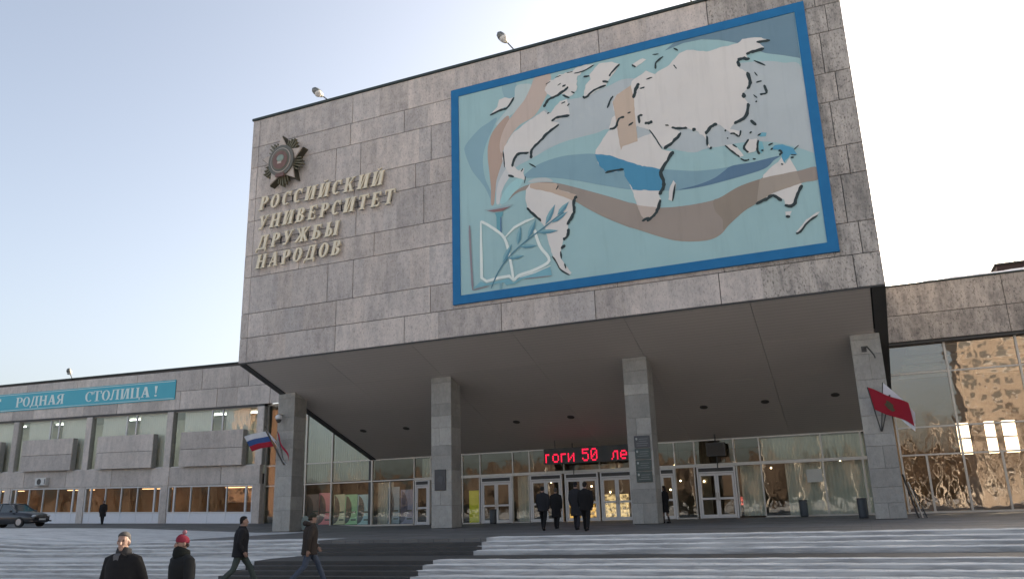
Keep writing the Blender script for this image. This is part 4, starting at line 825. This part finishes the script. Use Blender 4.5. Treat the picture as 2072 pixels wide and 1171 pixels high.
def glow_panel(col):  # emissive pattern added to give a warm glow behind the glass
    k = NT('added_glow_panel'); n = k.noise(5, 4, .6); e = k.n('Emission'); k.set(e.inputs[0], k.mix(k.ramp(n, [(.44, (0,)*3), (.6, (1,)*3)]), col, tuple(c_*.12 for c_ in col))); e.inputs[1].default_value = .46; k.t.links.new(e.outputs[0], k.out.inputs[0]); return k.m
def poster(px0, px1, py0, py1, col, label, arcc=None, y=YG+.08, name='poster'):
    x0, z1 = onY(px0, py0, y); x1, z0 = onY(px1, py1, y); z0 = max(z0, .1)
    L = empty(name, (x0, y, z0), label, 'poster', 'posters behind the entrance glass'); MB().box(x0, x1, y, y+.02, z0, z1).build('sheet', glow_panel(col) if name == 'display' else plain('poster', tuple(min(.85, c_*1.35) for c_ in col), .6, 0, .1, 2), L)  # a 'display' here is an added glowing panel, not a screen
    if arcc:
        pts = [(x0, z0+.05)]; n = 12
        for i in range(n+1): a = R(-80+160*i/n); pts.append((x0+(x1-x0)*.55*max(0, math.cos(a)), (z0+z1)/2+(z1-z0)*.47*math.sin(a)))
        MB().prismY(pts, y-.006, y-.001).build('dark_disc', plain('poster_disc', arcc, .6, 0, .25, 3), L)
        for j in range(2): MB().box(x0+(x1-x0)*.5, x0+(x1-x0)*.9, y-.006, y-.001, z0+.25+.5*j, z0+.34+.5*j).build('print', plain('poster_print', (.08, .1, .08), .6), L)
poster(620, 645, 1000, 1058, (.20, .13, .11), 'brown poster, leftmost in the glass beside the left column', (.08, .06, .055))
poster(646, 670, 997, 1060, (.62, .20, .22), 'red and yellow poster beside the brown one behind the glass', (.16, .10, .09))
poster(676, 697, 1000, 1060, (.52, .50, .33), 'pale yellow poster with dark half disc behind the glass', (.12, .10, .08))
poster(699, 722, 1000, 1060, (.30, .52, .30), 'green poster with dark half disc behind the glass', (.09, .10, .08))
poster(724, 748, 1000, 1060, (.34, .50, .54), 'light blue poster with dark half disc behind the glass', (.10, .12, .12))
poster(785, 808, 985, 1058, (.30, .36, .42), 'grey blue poster left of the single white door', (.12, .15, .2)); poster(811, 836, 990, 1058, (.25, .25, .36), 'violet blue poster next to the single white door', (.12, .12, .2))
poster(949, 970, 992, 1060, (.85, .60, .04), 'plain yellow poster left of the white double door')
poster(1631, 1666, 949, 974, (.34, .34, .31), 'pale sheet of paper taped on the wide pane', None, YG-.02, 'notice')
poster(1219, 1275, 1000, 1054, (.75, .52, .25), 'added golden patterned glow panel behind the door beside the plaque column', None, YG+1.2, 'display')
poster(1147, 1212, 1015, 1054, (.8, .45, .12), 'added orange glow panel low behind the middle door', None, YG+1.2, 'display')
poster(1600, 1664, 1003, 1040, (.62, .25, .12), 'added orange red low glow panel behind the wide pane', None, YG+1.0, 'display'); poster(1680, 1745, 1008, 1028, (.6, .36, .2), 'added pale orange low glow panel behind the pane by the right column', None, YG+1.0, 'display')
poster(1495, 1535, 1004, 1020, (.7, .12, .10), 'added red low glow panel right of the last double door', None, YG+1.0, 'display')
for i, (px, py) in enumerate(((1115, 975), (1197, 983), (1235, 995), (1245, 996), (1357, 990), (1183, 953), (1241, 949), (1365, 940), (1377, 972), (1428, 940), (1425, 973), (1560, 946), (1625, 941), (1572, 934), (1697, 938), (1700, 932))):
    Yl = YG+2.2+(i % 4)*1.3; x, z = onY(px, py, Yl); L = empty('ceiling_lamp', (x, Yl, z), 'small glowing globe lamp in the lobby, number %d from the doors' % (i+1) if 0 else 'small glowing globe lamp hanging in the lobby', 'lamp', 'glowing lobby lamps')
    MB().ball((0, 0, 0), .045, 8, 6).build('globe', 'lampglow', L, True, True); MB().tube([(0, 0, .06), (0, 0, 4.6-z)], .008, 5).build('cord', 'trim', L, local=True)

# ---------------------------------------------------------------- parked car
mcar = NT('car_paint').principled((.006, .006, .008), .3, 0.0, None, .5, Coat_Weight=.5, Coat_Roughness=.1); mcg = NT('car_glass').principled((.02, .026, .028), .06, 0.0, None, .7); mtyre = plain('tyre_rubber', (.018, .018, .018), .85); mrim = plain('wheel_rim', (.32, .32, .33), .35, .8); mchr = plain('car_chrome', (.5, .5, .5), .25, .9); mhl = plain('headlight_glass', (.42, .44, .46), .12); mplate = plain('number_plate', (.6, .6, .58), .5)
def car(loc, rz, label):
    root = empty('parked_car', loc, label, 'car', rz=rz)      # local +X is the nose
    prof = [(-2.3, .30), (-2.35, .55), (-2.25, .88), (-1.55, .96), (-.95, 1.36), (-.35, 1.43), (.35, 1.40), (1.02, 1.0), (1.95, .84), (2.25, .70), (2.32, .45), (2.22, .28)]
    m = MB(); secs = []
    for yy, zs, inset in ((-.86, .0, 0), (-.83, .0, 0), (-.6, .03, 0), (0, .05, 0), (.6, .03, 0), (.83, 0, 0), (.86, 0, 0)): secs.append((yy, zs))
    # lower body: rings along X (half width, floor, shoulder, crown)
    rings = [(-2.32, .60, .34, .60, .72), (-2.22, .78, .26, .80, .90), (-1.6, .87, .22, .88, .97), (-.8, .89, .2, .90, .96), (.2, .89, .2, .89, .95), (1.0, .89, .2, .87, .98), (1.7, .86, .22, .80, .88), (2.12, .78, .25, .70, .78), (2.30, .60, .32, .58, .64)]
    V = []
    for x, hw, z0, zs, zc in rings: V += [(x, -hw*.85, z0), (x, -hw, z0+.14), (x, -hw*1.0, (z0+zs)/2+.05), (x, -hw*.96, zs), (x, -hw*.6, zc), (x, hw*.6, zc), (x, hw*.96, zs), (x, hw, (z0+zs)/2+.05), (x, hw, z0+.14), (x, hw*.85, z0)]
    n = 10; F = [[i*n+j, i*n+(j+1) % n, (i+1)*n+(j+1) % n, (i+1)*n+j] for i in range(len(rings)-1) for j in range(n)]+[list(range(n-1, -1, -1)), [(len(rings)-1)*n+j for j in range(n)]]
    body = MB().add(V, F).build('body', mcar, root, True, True)
    cab = [(-1.62, .74, .90), (-.95, .60, 1.38), (-.2, .60, 1.44), (.32, .60, 1.41), (1.06, .74, .92)]
    V = [(x, -h, z) for x, h, z in cab]+[(x, h, z) for x, h, z in cab]
    MB().add(V+[(-1.62, -.76, .86), (1.06, -.76, .86), (-1.62, .76, .86), (1.06, .76, .86)], [(0, 1, 6, 5), (3, 4, 9, 8), (0, 10, 11, 4, 3, 2, 1), (5, 6, 7, 8, 9, 13, 12), (10, 0, 5, 12), (4, 11, 13, 9)]).build('window', mcg, root, False, True)
    MB().add([(-.98, -.63, 1.37), (-.2, -.63, 1.435), (.34, -.63, 1.40), (.34, .63, 1.40), (-.2, .63, 1.435), (-.98, .63, 1.37), (-.98, -.6, 1.42), (-.2, -.6, 1.475), (.34, -.6, 1.44), (.34, .6, 1.44), (-.2, .6, 1.475), (-.98, .6, 1.42)],
             [(6, 7, 10, 11), (7, 8, 9, 10), (0, 1, 7, 6), (1, 2, 8, 7), (2, 3, 9, 8), (3, 4, 10, 9), (4, 5, 11, 10), (5, 0, 6, 11)]).build('roof', mcar, root, True, True)
    for s_ in (-1, 1):
        for xx, zz in (((1.05, .93), (.33, 1.41)), ((-1.6, .91), (-.96, 1.38)), ((-.28, .9), (-.25, 1.43))): MB().tube([(xx[0], s_*.755, xx[1]), (zz[0], s_*.615, zz[1])], .035, 5).build('pillar', mcar, root, False, True)
        for x in (-1.42, 1.42):
            wh = MB().tube([(x, s_*.72, .31), (x, s_*.895, .31)], .31, 18).build('wheel', mtyre, root, False, True)
            MB().tube([(x, s_*.88, .31), (x, s_*.905, .31)], .20, 14).build('rim', mrim, wh, False, True)
        MB().ball((2.2, s_*.56, .64), (.1, .17, .085), 10, 7).build('headlight', mhl, root, True, True); MB().ball((.82, s_*.97, .98), (.09, .1, .07), 8, 6).build('mirror', mcar, root, True, True)
        MB().ball((-2.25, s_*.6, .72), (.08, .15, .08), 8, 6).build('tail_light', fr_, root, True, True)
    MB().box(2.24, 2.30, -.30, .30, .56, .70).build('grille', 'trim', root, local=True)
    for q in range(3): MB().box(2.30, 2.315, -.29, .29, .575+.045*q, .59+.045*q).build('grille_bar', mchr, root, local=True)
    MB().box(2.32, 2.335, -.26, .26, .40, .50).build('number_plate', mplate, root, local=True); MB().box(2.05, 2.34, -.74, .74, .30, .39).build('bumper', mcar, root, local=True)
_n = ray(83, 1040)*50; cx_, cy_ = _n.x-2.2*.98, _n.y-2.2*.17
car((cx_, cy_, lift(cx_)+.03), R(10), 'black saloon car parked before the left wing')

# ---------------------------------------------------------------- people
skin = plain('skin', (.23, .14, .105), .55, 0, .08, 20, .03)
def fabric(n_, c, b=.25): return plain(n_, c, .9, 0, .2, 9, b, .2)
FAB = {}
def fb_(c):
    if c not in FAB: FAB[c] = fabric('cloth_%d' % len(FAB), c)
    return FAB[c]
def finish(o, vox, sm=6):
    r_ = o.modifiers.new('r', 'REMESH'); r_.mode = 'VOXEL'; r_.voxel_size = vox; r_.use_smooth_shade = True
    s_ = o.modifiers.new('s', 'SMOOTH'); s_.factor = .5; s_.iterations = sm; return o
def person(label, loc, heading, h=1.75, stride=.0, arms=(.15, -.15), elbows=(.3, .3), coat=(.012, .012, .013), hem=.80, legs=(.02, .02, .024), hair=(.03, .022, .018), hat=None, hood=False, pom=False, scarf=None, turn=0.0, far=True, gender=0, bare=False, hands='down', shoes=(.012,)*3, collar=None, back_bend=.0, flare=1.0, bulk=1.0):
    """local frame: +Y forward, X to the person's right; every limb a tapered chain"""
    k_ = h/1.75; root = empty('person', loc, label, 'person', rz=math.atan2(-heading[0], heading[1])); vox = .022 if far else .011
    V3 = lambda x, y, z: Vector((x*k_, y*k_, z*k_))
    hipz = .93-abs(stride)*.10; lean = .06*abs(stride)+back_bend
    def up(z): return lean*max(0, (z-hipz))          # forward lean grows upwards
    J = {}
    for s_, sg in ((-1, 1), (1, -1)):                # left leg forward for stride > 0
        a = stride*sg*.70; hip = (s_*.095, 0, hipz); kz = .44
        bend = (.12 if a > 0 else .38)*min(1, abs(stride)*1.6)+.03
        knee = (s_*.10, hip[1]+math.sin(a+bend*.5)*kz, hip[2]-math.cos(a+bend*.5)*kz); an = a-bend*.75
        ank = (s_*.10, knee[1]+math.sin(an)*.42, knee[2]-math.cos(an)*.42); J[s_] = [hip, knee, ank]
    low = min(J[-1][2][2], J[1][2][2])-.075
    for s_ in J: J[s_] = [(a, b, c-low) for a, b, c in J[s_]]
    hipz -= low; SH = hipz+.50; NK = SH+.06; HC = NK+.145
    def tors(z): return lean*(z-hipz)
    A_ = {}
    for i, s_ in enumerate((-1, 1)):
        a, e = arms[i], elbows[i]; sh = (s_*.185*bulk, tors(SH), SH-.03)
        el = (s_*.245*bulk, sh[1]+math.sin(a)*.29, sh[2]-math.cos(a)*.28); wr_ = (s_*(.235*bulk-.10*(e > 1.0)), el[1]+math.sin(a+e)*.25, el[2]-math.cos(a+e)*.25); A_[s_] = [sh, el, wr_]
    # body: one continuous skin surface
    hs_ = .93; m = MB(); ct, st_ = math.cos(turn), math.sin(turn); hy = tors(HC)+.02
    def hp(x, y, z): x, y, z = x*hs_, y*hs_, z*hs_; return V3(x*ct-y*st_, hy+x*st_+y*ct, HC+z)
    n = 14
    rings = [(-.125, .030, .048, .028), (-.112, .046, .062, .016), (-.075, .058, .076, .006), (-.03, .068, .088, .0), (.02, .074, .096, -.004), (.06, .074, .097, -.006), (.092, .062, .082, -.008), (.114, .038, .050, -.008), (.124, .012, .016, -.008)]
    vs = []
    for z, rx, ry, oy in rings: vs += [hp(rx*math.cos(2*math.pi*j/n), oy+ry*math.sin(2*math.pi*j/n), z) for j in range(n)]
    m.add(vs, [[i*n+j, i*n+(j+1) % n, (i+1)*n+(j+1) % n, (i+1)*n+j] for i in range(len(rings)-1) for j in range(n)]+[list(range(n-1, -1, -1)), [(len(rings)-1)*n+j for j in range(n)]])
    m.tube([hp(0, .085, .022), hp(0, .108, -.012), hp(0, .116, -.03), hp(0, .085, -.04)], [.010, .014, .018, .012], 8)   # nose
    m.tube([hp(-.035, .078, -.068), hp(0, .088, -.068), hp(.035, .078, -.068)], [.006, .011, .006], 6)                    # lips
    m.tube([hp(-.05, .074, .032), hp(0, .09, .036), hp(.05, .074, .032)], [.008, .010, .008], 6)                         # brow
    m.ball(hp(0, .07, -.105), .026*k_, 8, 6)
    for s_ in (-1, 1): m.ball(hp(s_*.078, -.008, -.01), (.014*k_, .022*k_, .034*k_), 8, 6)
    m.tube([V3(0, tors(SH)-.01, SH-.06), V3(0, tors(NK)-.005, NK), V3(0, hy-.012, HC-.07)], [.085*k_, .058*k_, .055*k_], 12)
    m.tube([V3(0, 0, hipz-.05), V3(0, tors(hipz+.1), hipz+.1), V3(0, tors(hipz+.3), hipz+.3), V3(0, tors(SH-.05), SH-.06), V3(0, tors(SH), SH)], [(.14*k_, .10*k_), (.13*k_, .095*k_), (.15*k_, .10*k_), (.15*k_, .09*k_), (.09*k_, .07*k_)], 14)
    for s_ in (-1, 1):
        hip, kn, an = J[s_]; m.tube([V3(*hip), V3(*[(a+b)/2 for a, b in zip(hip, kn)]), V3(*kn), V3(*[(a*.6+b*.4) for a, b in zip(kn, an)]), V3(*an)], [.085*k_, .075*k_, .052*k_, .052*k_, .036*k_], 10)
        m.tube([V3(an[0], an[1]-.04, an[2]-.02), V3(an[0], an[1]+.06, an[2]-.045), V3(an[0], an[1]+.15, an[2]-.055)], [.036*k_, .035*k_, .022*k_], 8)
        sh, el, wr_ = A_[s_]; m.tube([V3(sh[0]*.7, sh[1], sh[2]), V3(*sh), V3(*el), V3(*wr_)], [.06*k_, .052*k_, .04*k_, .028*k_], 10)
        d = (V3(*wr_)-V3(*el)).normalized(); sd_ = Vector((0, 1, 0)); sd_ = (sd_-d*sd_.dot(d)).normalized(); nn = d.cross(sd_)
        p = V3(*wr_); m.tube([p, p+d*.03, p+d*.09], [(.022, .03), (.018, .042), (.015, .04)] if abs(d.x) < .8 else [.026, .032, .03], 8)
        for q, (off, L_) in enumerate(((-.033, .062), (-.011, .075), (.011, .08), (.033, .07))):
            b0 = p+d*.08+sd_*off; m.tube([b0, b0+d*L_*.5+nn*(-s_)*.008, b0+d*L_+nn*(-s_)*.03], [.0095, .009, .007], 6)
        b0 = p+d*.03+sd_*.03; m.tube([b0, b0+sd_*.03+d*.03, b0+sd_*.036+d*.065], [.012, .011, .008], 6)
    body = finish(m.build('body', skin, root, True, True), vox*.8 if not far else .016, 2)
    # eyes
    m = MB()
    for s_ in (-1, 1): m.ball(hp(s_*.032, .0845, .012), (.013*k_, .008*k_, .007*k_), 8, 6)
    m.build('eyes', fb_((.02, .015, .013)), root, True, True)
    # coat
    m = MB(); hz = hem*k_/k_-0; hz = hipz+(hem-.93); w_ = .215 if gender == 0 else .19
    zs = [hz, (hz+hipz)/2+.02, hipz+.12, hipz+.28, SH-.10, SH-.01, NK-.005, NK+.035]
    ws = [(.225*flare, .165*flare), (.215, .155), (.20, .145), (.215, .15), (.225, .145), (.19, .12), (.10, .095), (.088, .088)]
    ws = [(a*bulk, b*bulk) if q < 6 else (a, b) for q, (a, b) in enumerate(ws)]
    if gender: ws = [(a*.92, b*.95) for a, b in ws]
    m.tube([V3(0, tors(z) if z > hipz else 0, z) for z in zs], [(a*k_, b*k_) for a, b in ws], 20)
    for i, s_ in enumerate((-1, 1)):
        sh, el, wr_ = A_[s_]; m.tube([V3(sh[0]*.62, sh[1], sh[2]+.005), V3(sh[0]*1.03, sh[1], sh[2]-.01), V3(*[(a+b)/2 for a, b in zip(sh, el)]), V3(*el), V3(*[(a*.45+b*.55) for a, b in zip(el, wr_)]), V3(*wr_)], [.088*k_, .082*k_, .074*k_, .066*k_, .056*k_, .05*k_], 12)
    rr = random.Random(int(h*1000)+len(label))
    for q in range(8): a = rr.uniform(0, 6.28); z = rr.uniform(hz+.1, SH-.2); m.tube([V3(.2*math.cos(a)*.93, .142*math.sin(a)*.93+tors(z), z), V3(.2*math.cos(a+.35)*.93, .142*math.sin(a+.35)*.93+tors(z), z+.05)], .022*k_, 6)
    ctm = fb_(coat); co = finish(m.build('coat', ctm, root, True, True), vox, 5)
    if collar:
        m = MB(); m.tube([V3(0, tors(NK)+.005, NK-.03), V3(0, tors(NK)+.0, NK+.03), V3(0, tors(NK)-.01, NK+.065)], [(.105*k_, .10*k_), (.098*k_, .095*k_), (.092*k_, .09*k_)], 16)
        finish(m.build('collar', fb_(collar), root, True, True), vox, 3)
        m = MB(); m.add([V3(-.05, .10+tors(NK), NK-.0), V3(.05, .10+tors(NK), NK-.0), V3(0, .158+tors(SH-.2), SH-.24), V3(-.05, .13+tors(NK), NK-.03), V3(.05, .13+tors(NK), NK-.03)], [(0, 1, 4, 3), (3, 4, 2)]); m.build('shirt', fb_((.085, .085, .09)), root, False, True)
        for s_ in (-1, 1):
            m = MB(); m.hexa([V3(s_*.03, .135+tors(SH), SH-.28), V3(s_*.06, .14+tors(SH), SH-.28), V3(s_*.062, .15+tors(SH), SH-.28), V3(s_*.03, .15+tors(SH), SH-.28), V3(s_*.055, .085+tors(NK), NK), V3(s_*.13, .07+tors(NK), NK-.03), V3(s_*.13, .095+tors(NK), NK-.04), V3(s_*.055, .115+tors(NK), NK)])
            m.build('lapel', ctm, co, False, True)
    if scarf:
        m = MB(); m.tube([V3(0, tors(NK)+.01, NK-.05), V3(0, tors(NK)+.02, NK), V3(0, tors(NK)+.02, NK+.06), V3(0, tors(NK)+.01, NK+.085)], [(.12*k_, .12*k_), (.125*k_, .128*k_), (.115*k_, .118*k_), (.09*k_, .095*k_)], 16); finish(m.build('scarf', fb_(scarf), root, True, True), vox, 4)
    # trousers
    m = MB(); m.tube([V3(0, -.005, hipz-.1), V3(0, -.005, hipz+.02), V3(0, 0, hipz+.12)], [(.165*k_, .12*k_), (.17*k_, .125*k_), (.15*k_, .11*k_)], 14)
    for s_ in (-1, 1):
        hip, kn, an = J[s_]; r0 = .098 if not bare else .075
        m.tube([V3(hip[0]*.9, hip[1], hip[2]), V3(*[(a+b)/2 for a, b in zip(hip, kn)]), V3(*kn), V3(*[(a+b)/2 for a, b in zip(kn, an)]), V3(an[0], an[1], an[2]-.01)], [r0*k_, r0*.9*k_, r0*.72*k_, r0*.70*k_, r0*.66*k_], 12)
    finish(m.build('trousers', fb_(legs), root, True, True), vox, 4)
    m = MB()
    for s_ in (-1, 1):
        an = J[s_][2]; m.tube([V3(an[0], an[1]-.065, an[2]-.035), V3(an[0], an[1], an[2]-.03), V3(an[0], an[1]+.09, an[2]-.045), V3(an[0], an[1]+.17, an[2]-.055), V3(an[0], an[1]+.19, an[2]-.06)], [(.035*k_, .036*k_), (.045*k_, .05*k_), (.046*k_, .038*k_), (.04*k_, .026*k_), (.015*k_, .01*k_)], 10)
    finish(m.build('shoes', fb_(shoes), root, True, True), vox*.7, 2)
    # hair, hat
    m = MB()
    if hat:
        rg = [(.010, .085, .106), (.04, .089, .112), (.085, .082, .102), (.118, .058, .072), (.138, .022, .028)]; vs = []
        for z, rx, ry in rg: vs += [hp(rx*math.cos(2*math.pi*j/n), -.008+ry*math.sin(2*math.pi*j/n), z+.012*math.sin(2*math.pi*j/n)) for j in range(n)]
        m.add(vs, [[i*n+j, i*n+(j+1) % n, (i+1)*n+(j+1) % n, (i+1)*n+j] for i in range(len(rg)-1) for j in range(n)]+[list(range(n-1, -1, -1)), [(len(rg)-1)*n+j for j in range(n)]])
        ho = finish(m.build('hat', fb_(hat), root, True, True), vox*.7, 3)
        if pom: MB().ball(hp(.0, -.03, .17), .034*k_, 10, 8).build('pompom', fb_((.25, .12, .14)), ho, True, True)
        m = MB()
        m.tube([hp(-.07, -.03, -.02), hp(0, -.095, -.03), hp(.07, -.03, -.02)], [.022*k_, .028*k_, .022*k_], 8); m.build('hair', fb_(hair), root, True, True)
    else:
        rg = [(-.055, .062, .045, -.055), (-.01, .082, .066, -.042), (.03, .085, .082, -.03), (.065, .084, .1, -.014), (.1, .074, .094, -.008), (.128, .048, .06, -.01), (.138, .015, .02, -.01)]; vs = []
        for z, rx, ry, oy in rg: vs += [hp(rx*math.cos(2*math.pi*j/n), oy+ry*math.sin(2*math.pi*j/n), z+(.022*math.sin(2*math.pi*j/n) if z < .08 else 0)) for j in range(n)]
        m.add(vs, [[i*n+j, i*n+(j+1) % n, (i+1)*n+(j+1) % n, (i+1)*n+j] for i in range(len(rg)-1) for j in range(n)]+[list(range(n-1, -1, -1)), [(len(rg)-1)*n+j for j in range(n)]])
        if gender: m.tube([hp(0, -.05, .05), hp(0, -.085, -.05), hp(0, -.08, -.16), hp(0, -.07, -.22)], [(.07, .05), (.08, .05), (.075, .045), (.05, .02)], 12)
        finish(m.build('hair', fb_(hair), root, True, True), vox*.7, 3)
    if hood:
        m = MB(); m.tube([V3(-.12, tors(NK)-.02, NK-.01), V3(-.09, tors(NK)-.11, NK+.02), V3(0, tors(NK)-.15, NK+.03), V3(.09, tors(NK)-.11, NK+.02), V3(.12, tors(NK)-.02, NK-.01), V3(.08, tors(NK)+.06, NK-.02)], [.045*k_, .06*k_, .068*k_, .06*k_, .045*k_, .03*k_], 10); finish(m.build('hood', ctm, co, True, True), vox, 3)
    return root
def stepz(X, Y):
    if Y >= Y0: return lift(X)
    for a, b, z in levels:
        if a <= Y < b: return z+lift(X)
    return GZ
def at_depth(px, dep):                     # ground point under a picture column at a given distance
    d = ray(px, 1060); k_ = dep/1.0; return d.x*k_, d.y*k_
def put(px, dep, dz=0): x, y = at_depth(px, dep); return (x, y, stepz(x, y)+dz)
BLK = (.010, .010, .011)
person('grey haired man in black overcoat with open collar walking towards the viewer', put(258, 10.9), (.10, -1), 1.79, .45, (-.35, .05), (1.15, .25), BLK, .45, BLK, (.06, .057, .055), turn=.35, far=False, bulk=1.13, collar=(.03, .03, .032), flare=1.08)
person('woman in red pompom hat, black scarf and black padded jacket on the steps', put(376, 11.5), (-.35, -.92), 1.70, .35, (.1, -.1), (.35, .5), (.014, .015, .016), .62, BLK, (.03, .02, .018), hat=(.19, .024, .042), pom=True, scarf=(.010, .012, .011), bulk=1.24, far=False, gender=1)
person('man in black jacket and grey green trousers striding up past the snow', put(489, 20.4), (.72, .69), 1.82, .75, (-.35, -.25), (.75, .8), (.014, .014, .016), .80, (.055, .068, .062), (.015, .013, .012), far=False, bulk=1.2)
person('man in brown hooded jacket, dark beanie and blue jeans climbing the swept steps', put(628, 20.6), (.66, .75), 1.84, .72, (.3, -.35), (.35, .3), (.035, .028, .024), .78, (.062, .076, .105), (.02, .016, .012), hat=(.025, .025, .018), hood=True, far=False, bulk=1.2)
def onplat(px, Y, z=0): d = ray(px, 1070); t = Y/d.y; x = d.x*t; return (x, Y, lift(x))
person('man in dark leather jacket walking in at the left open door', onplat(1100, 29.5), (-.1, 1), 1.72, .6, (.2, -.2), (.4, .3), (.016, .017, .02), .80, BLK, (.02, .018, .016))
person('person in knee length black coat just ahead of the man in leather jacket', onplat(1127, 32), (-.1, 1), 1.66, .4, (.1, -.1), (.2, .2), BLK, .50, BLK, (.05, .045, .04))
person('tall man in black jacket walking to the doors, foremost of his pair', onplat(1187, 27.8), (-.15, 1), 1.80, .7, (.2, -.25), (.3, .35), BLK, .78, BLK, (.015, .013, .012))
person('man in dark cap and long dark coat beside the tall man in black', onplat(1168, 29.5), (-.1, 1), 1.80, .5, (.2, -.2), (.3, .3), (.02, .02, .023), .55, (.02, .02, .025), (.02, .02, .02), hat=(.014, .014, .015))
person('woman in long black coat standing behind the column with four plaques', onplat(1350, 37.9), (-.9, .35), 1.68, .15, (.1, -.05), (.5, .4), BLK, .50, (.05, .04, .036), (.018, .014, .012), gender=1, bare=True)
person('person in dark clothes walking on the pavement before the left wing windows', onplat(205, 43.0), (.55, -.8), 1.72, .5, (.15, -.15), (.3, .3), (.022, .02, .02), .60, (.02, .02, .022), (.02, .018, .018))

# ---------------------------------------------------------------- across the square: what the glass mirrors
mb1 = plain('block_plaster', (.30, .255, .215), .85, 0, .12, .2); mb2 = plain('block_brick', (.42, .24, .15), .85, 0, .12, .2); mwn = NT('block_glass').principled((.03, .035, .04), .08, 0.0, None, .7)
def block(x0, x1, y, depth, h, mat, label, fl=3.0, bw=3.4):
    b = empty('apartment_block', ((x0+x1)/2, y-depth/2, GZ), label, 'building', 'apartment blocks across the square')
    MB().box(x0, x1, y-depth, y, GZ, h).build('wall', mat, b); MB().box(x0-.4, x1+.4, y-depth-.4, y+.4, h, h+.5).build('roof', 'core', b)
    m = MB(); mf = MB(); z = 1.6
    while z < h-2:
        x = x0+1.2
        while x < x1-2.4: m.box(x, x+1.7, y-.05, y+.02, z, z+1.6); mf.box(x-.1, x+1.8, y+.0, y+.12, z-.12, z); x += bw
        z += fl
    tag(m.build('window', mwn, b), kind='stuff'); tag(mf.build('window_sill', 'white_frame', b), kind='stuff')
block(-172, -159, -95, 16, 32, mb2, 'brick apartment block mirrored in the left wing windows'); block(21, 95, -95, 16, 36, mb1, 'sunlit plastered apartment block mirrored in the bronze glass')
mbark = NT('birch_bark'); _n = mbark.noise(5, 5, .6, mbark.mapping((1, 1, 3))); mbark = mbark.principled(mbark.mix(mbark.ramp(_n, [(.5, (0,)*3), (.6, (1,)*3)]), (.55, .50, .44), (.10, .08, .07)), .85)
mtw = plain('twigs', (.09, .06, .045), .9)
def birch(seed):
    rr = random.Random(seed); root = empty('birch_tree', (0, 0, GZ), 'bare pale birch tree in the grove across the square', 'tree', 'birch grove across the square'); H = 13
    pts = [(0, 0, 0)]+[(rr.uniform(-.25, .25), rr.uniform(-.25, .25), H*i/6) for i in range(1, 7)]
    MB().tube(pts, [.24*(1-.8*i/6) for i in range(7)], 7).build('trunk', mbark, root, True, True); m = MB()
    for i in range(46):
        z = rr.uniform(3.5, H); a = rr.uniform(0, 6.28); L = (H-z)*.35+rr.uniform(.5, 1.2); p = Vector((0, 0, z)); d = Vector((math.cos(a), math.sin(a), .9)).normalized(); e = p+d*L
        m.tube([p, p+d*L*.5, e+Vector((0, 0, .1))], [.035, .02, .006], 4)
        for j in range(5): q = p+d*L*rr.uniform(.35, 1); dd = (d+Vector((rr.uniform(-.8, .8), rr.uniform(-.8, .8), rr.uniform(-.3, .5)))).normalized(); m.tube([q, q+dd*rr.uniform(.4, 1.0)], [.012, .004], 3)
    m.build('crown', mtw, root, False, True); return root
protos = [birch(i) for i in range(4)]; rt = random.Random(21)
for i in range(44):
    x = (7+i*1.0 if i < 30 else -60+(i-30)*4.5)+rt.uniform(-.5, .5); y = -46-rt.uniform(0, 12); o = protos[i] if i < 4 else copy_tree(protos[i % 4])
    o.location = (x, y, GZ); o.rotation_euler = (0, 0, rt.uniform(0, 6)); s_ = rt.uniform(.75, 1.15); o.scale = (s_, s_, s_)

# a far wood of bare trees closes the view behind the square
m = MB(); rt = random.Random(5)
for i in range(900):
    x = rt.uniform(-420, 320); y = rt.uniform(-190, -135); h = rt.uniform(9, 17); r_ = rt.uniform(1.6, 3.4)
    p = Vector((x, y, GZ)); m.tube([p, p+Vector((0, 0, h*.4))], [.25, .15], 4)
    a = rt.uniform(0, 6); V = []; n = 7
    for k_ in range(5):
        for j in range(n): q = r_*(.5, 1.0, .95, .6, .12)[k_]*rt.uniform(.55, 1.25); V.append((x+q*math.cos(a+6.28*j/n), y+q*math.sin(a+6.28*j/n), GZ+h*(.25, .45, .65, .85, 1.03)[k_]+rt.uniform(-.5, .5)))
    m.add(V, [[k_*n+j, k_*n+(j+1) % n, (k_+1)*n+(j+1) % n, (k_+1)*n+j] for k_ in range(4) for j in range(n)])
tag(m.build('woodland', plain('bare_wood', (.085, .06, .045), .95, 0, .4, .5)), 'brown bare woodland far across the square', 'woodland', kind='stuff')
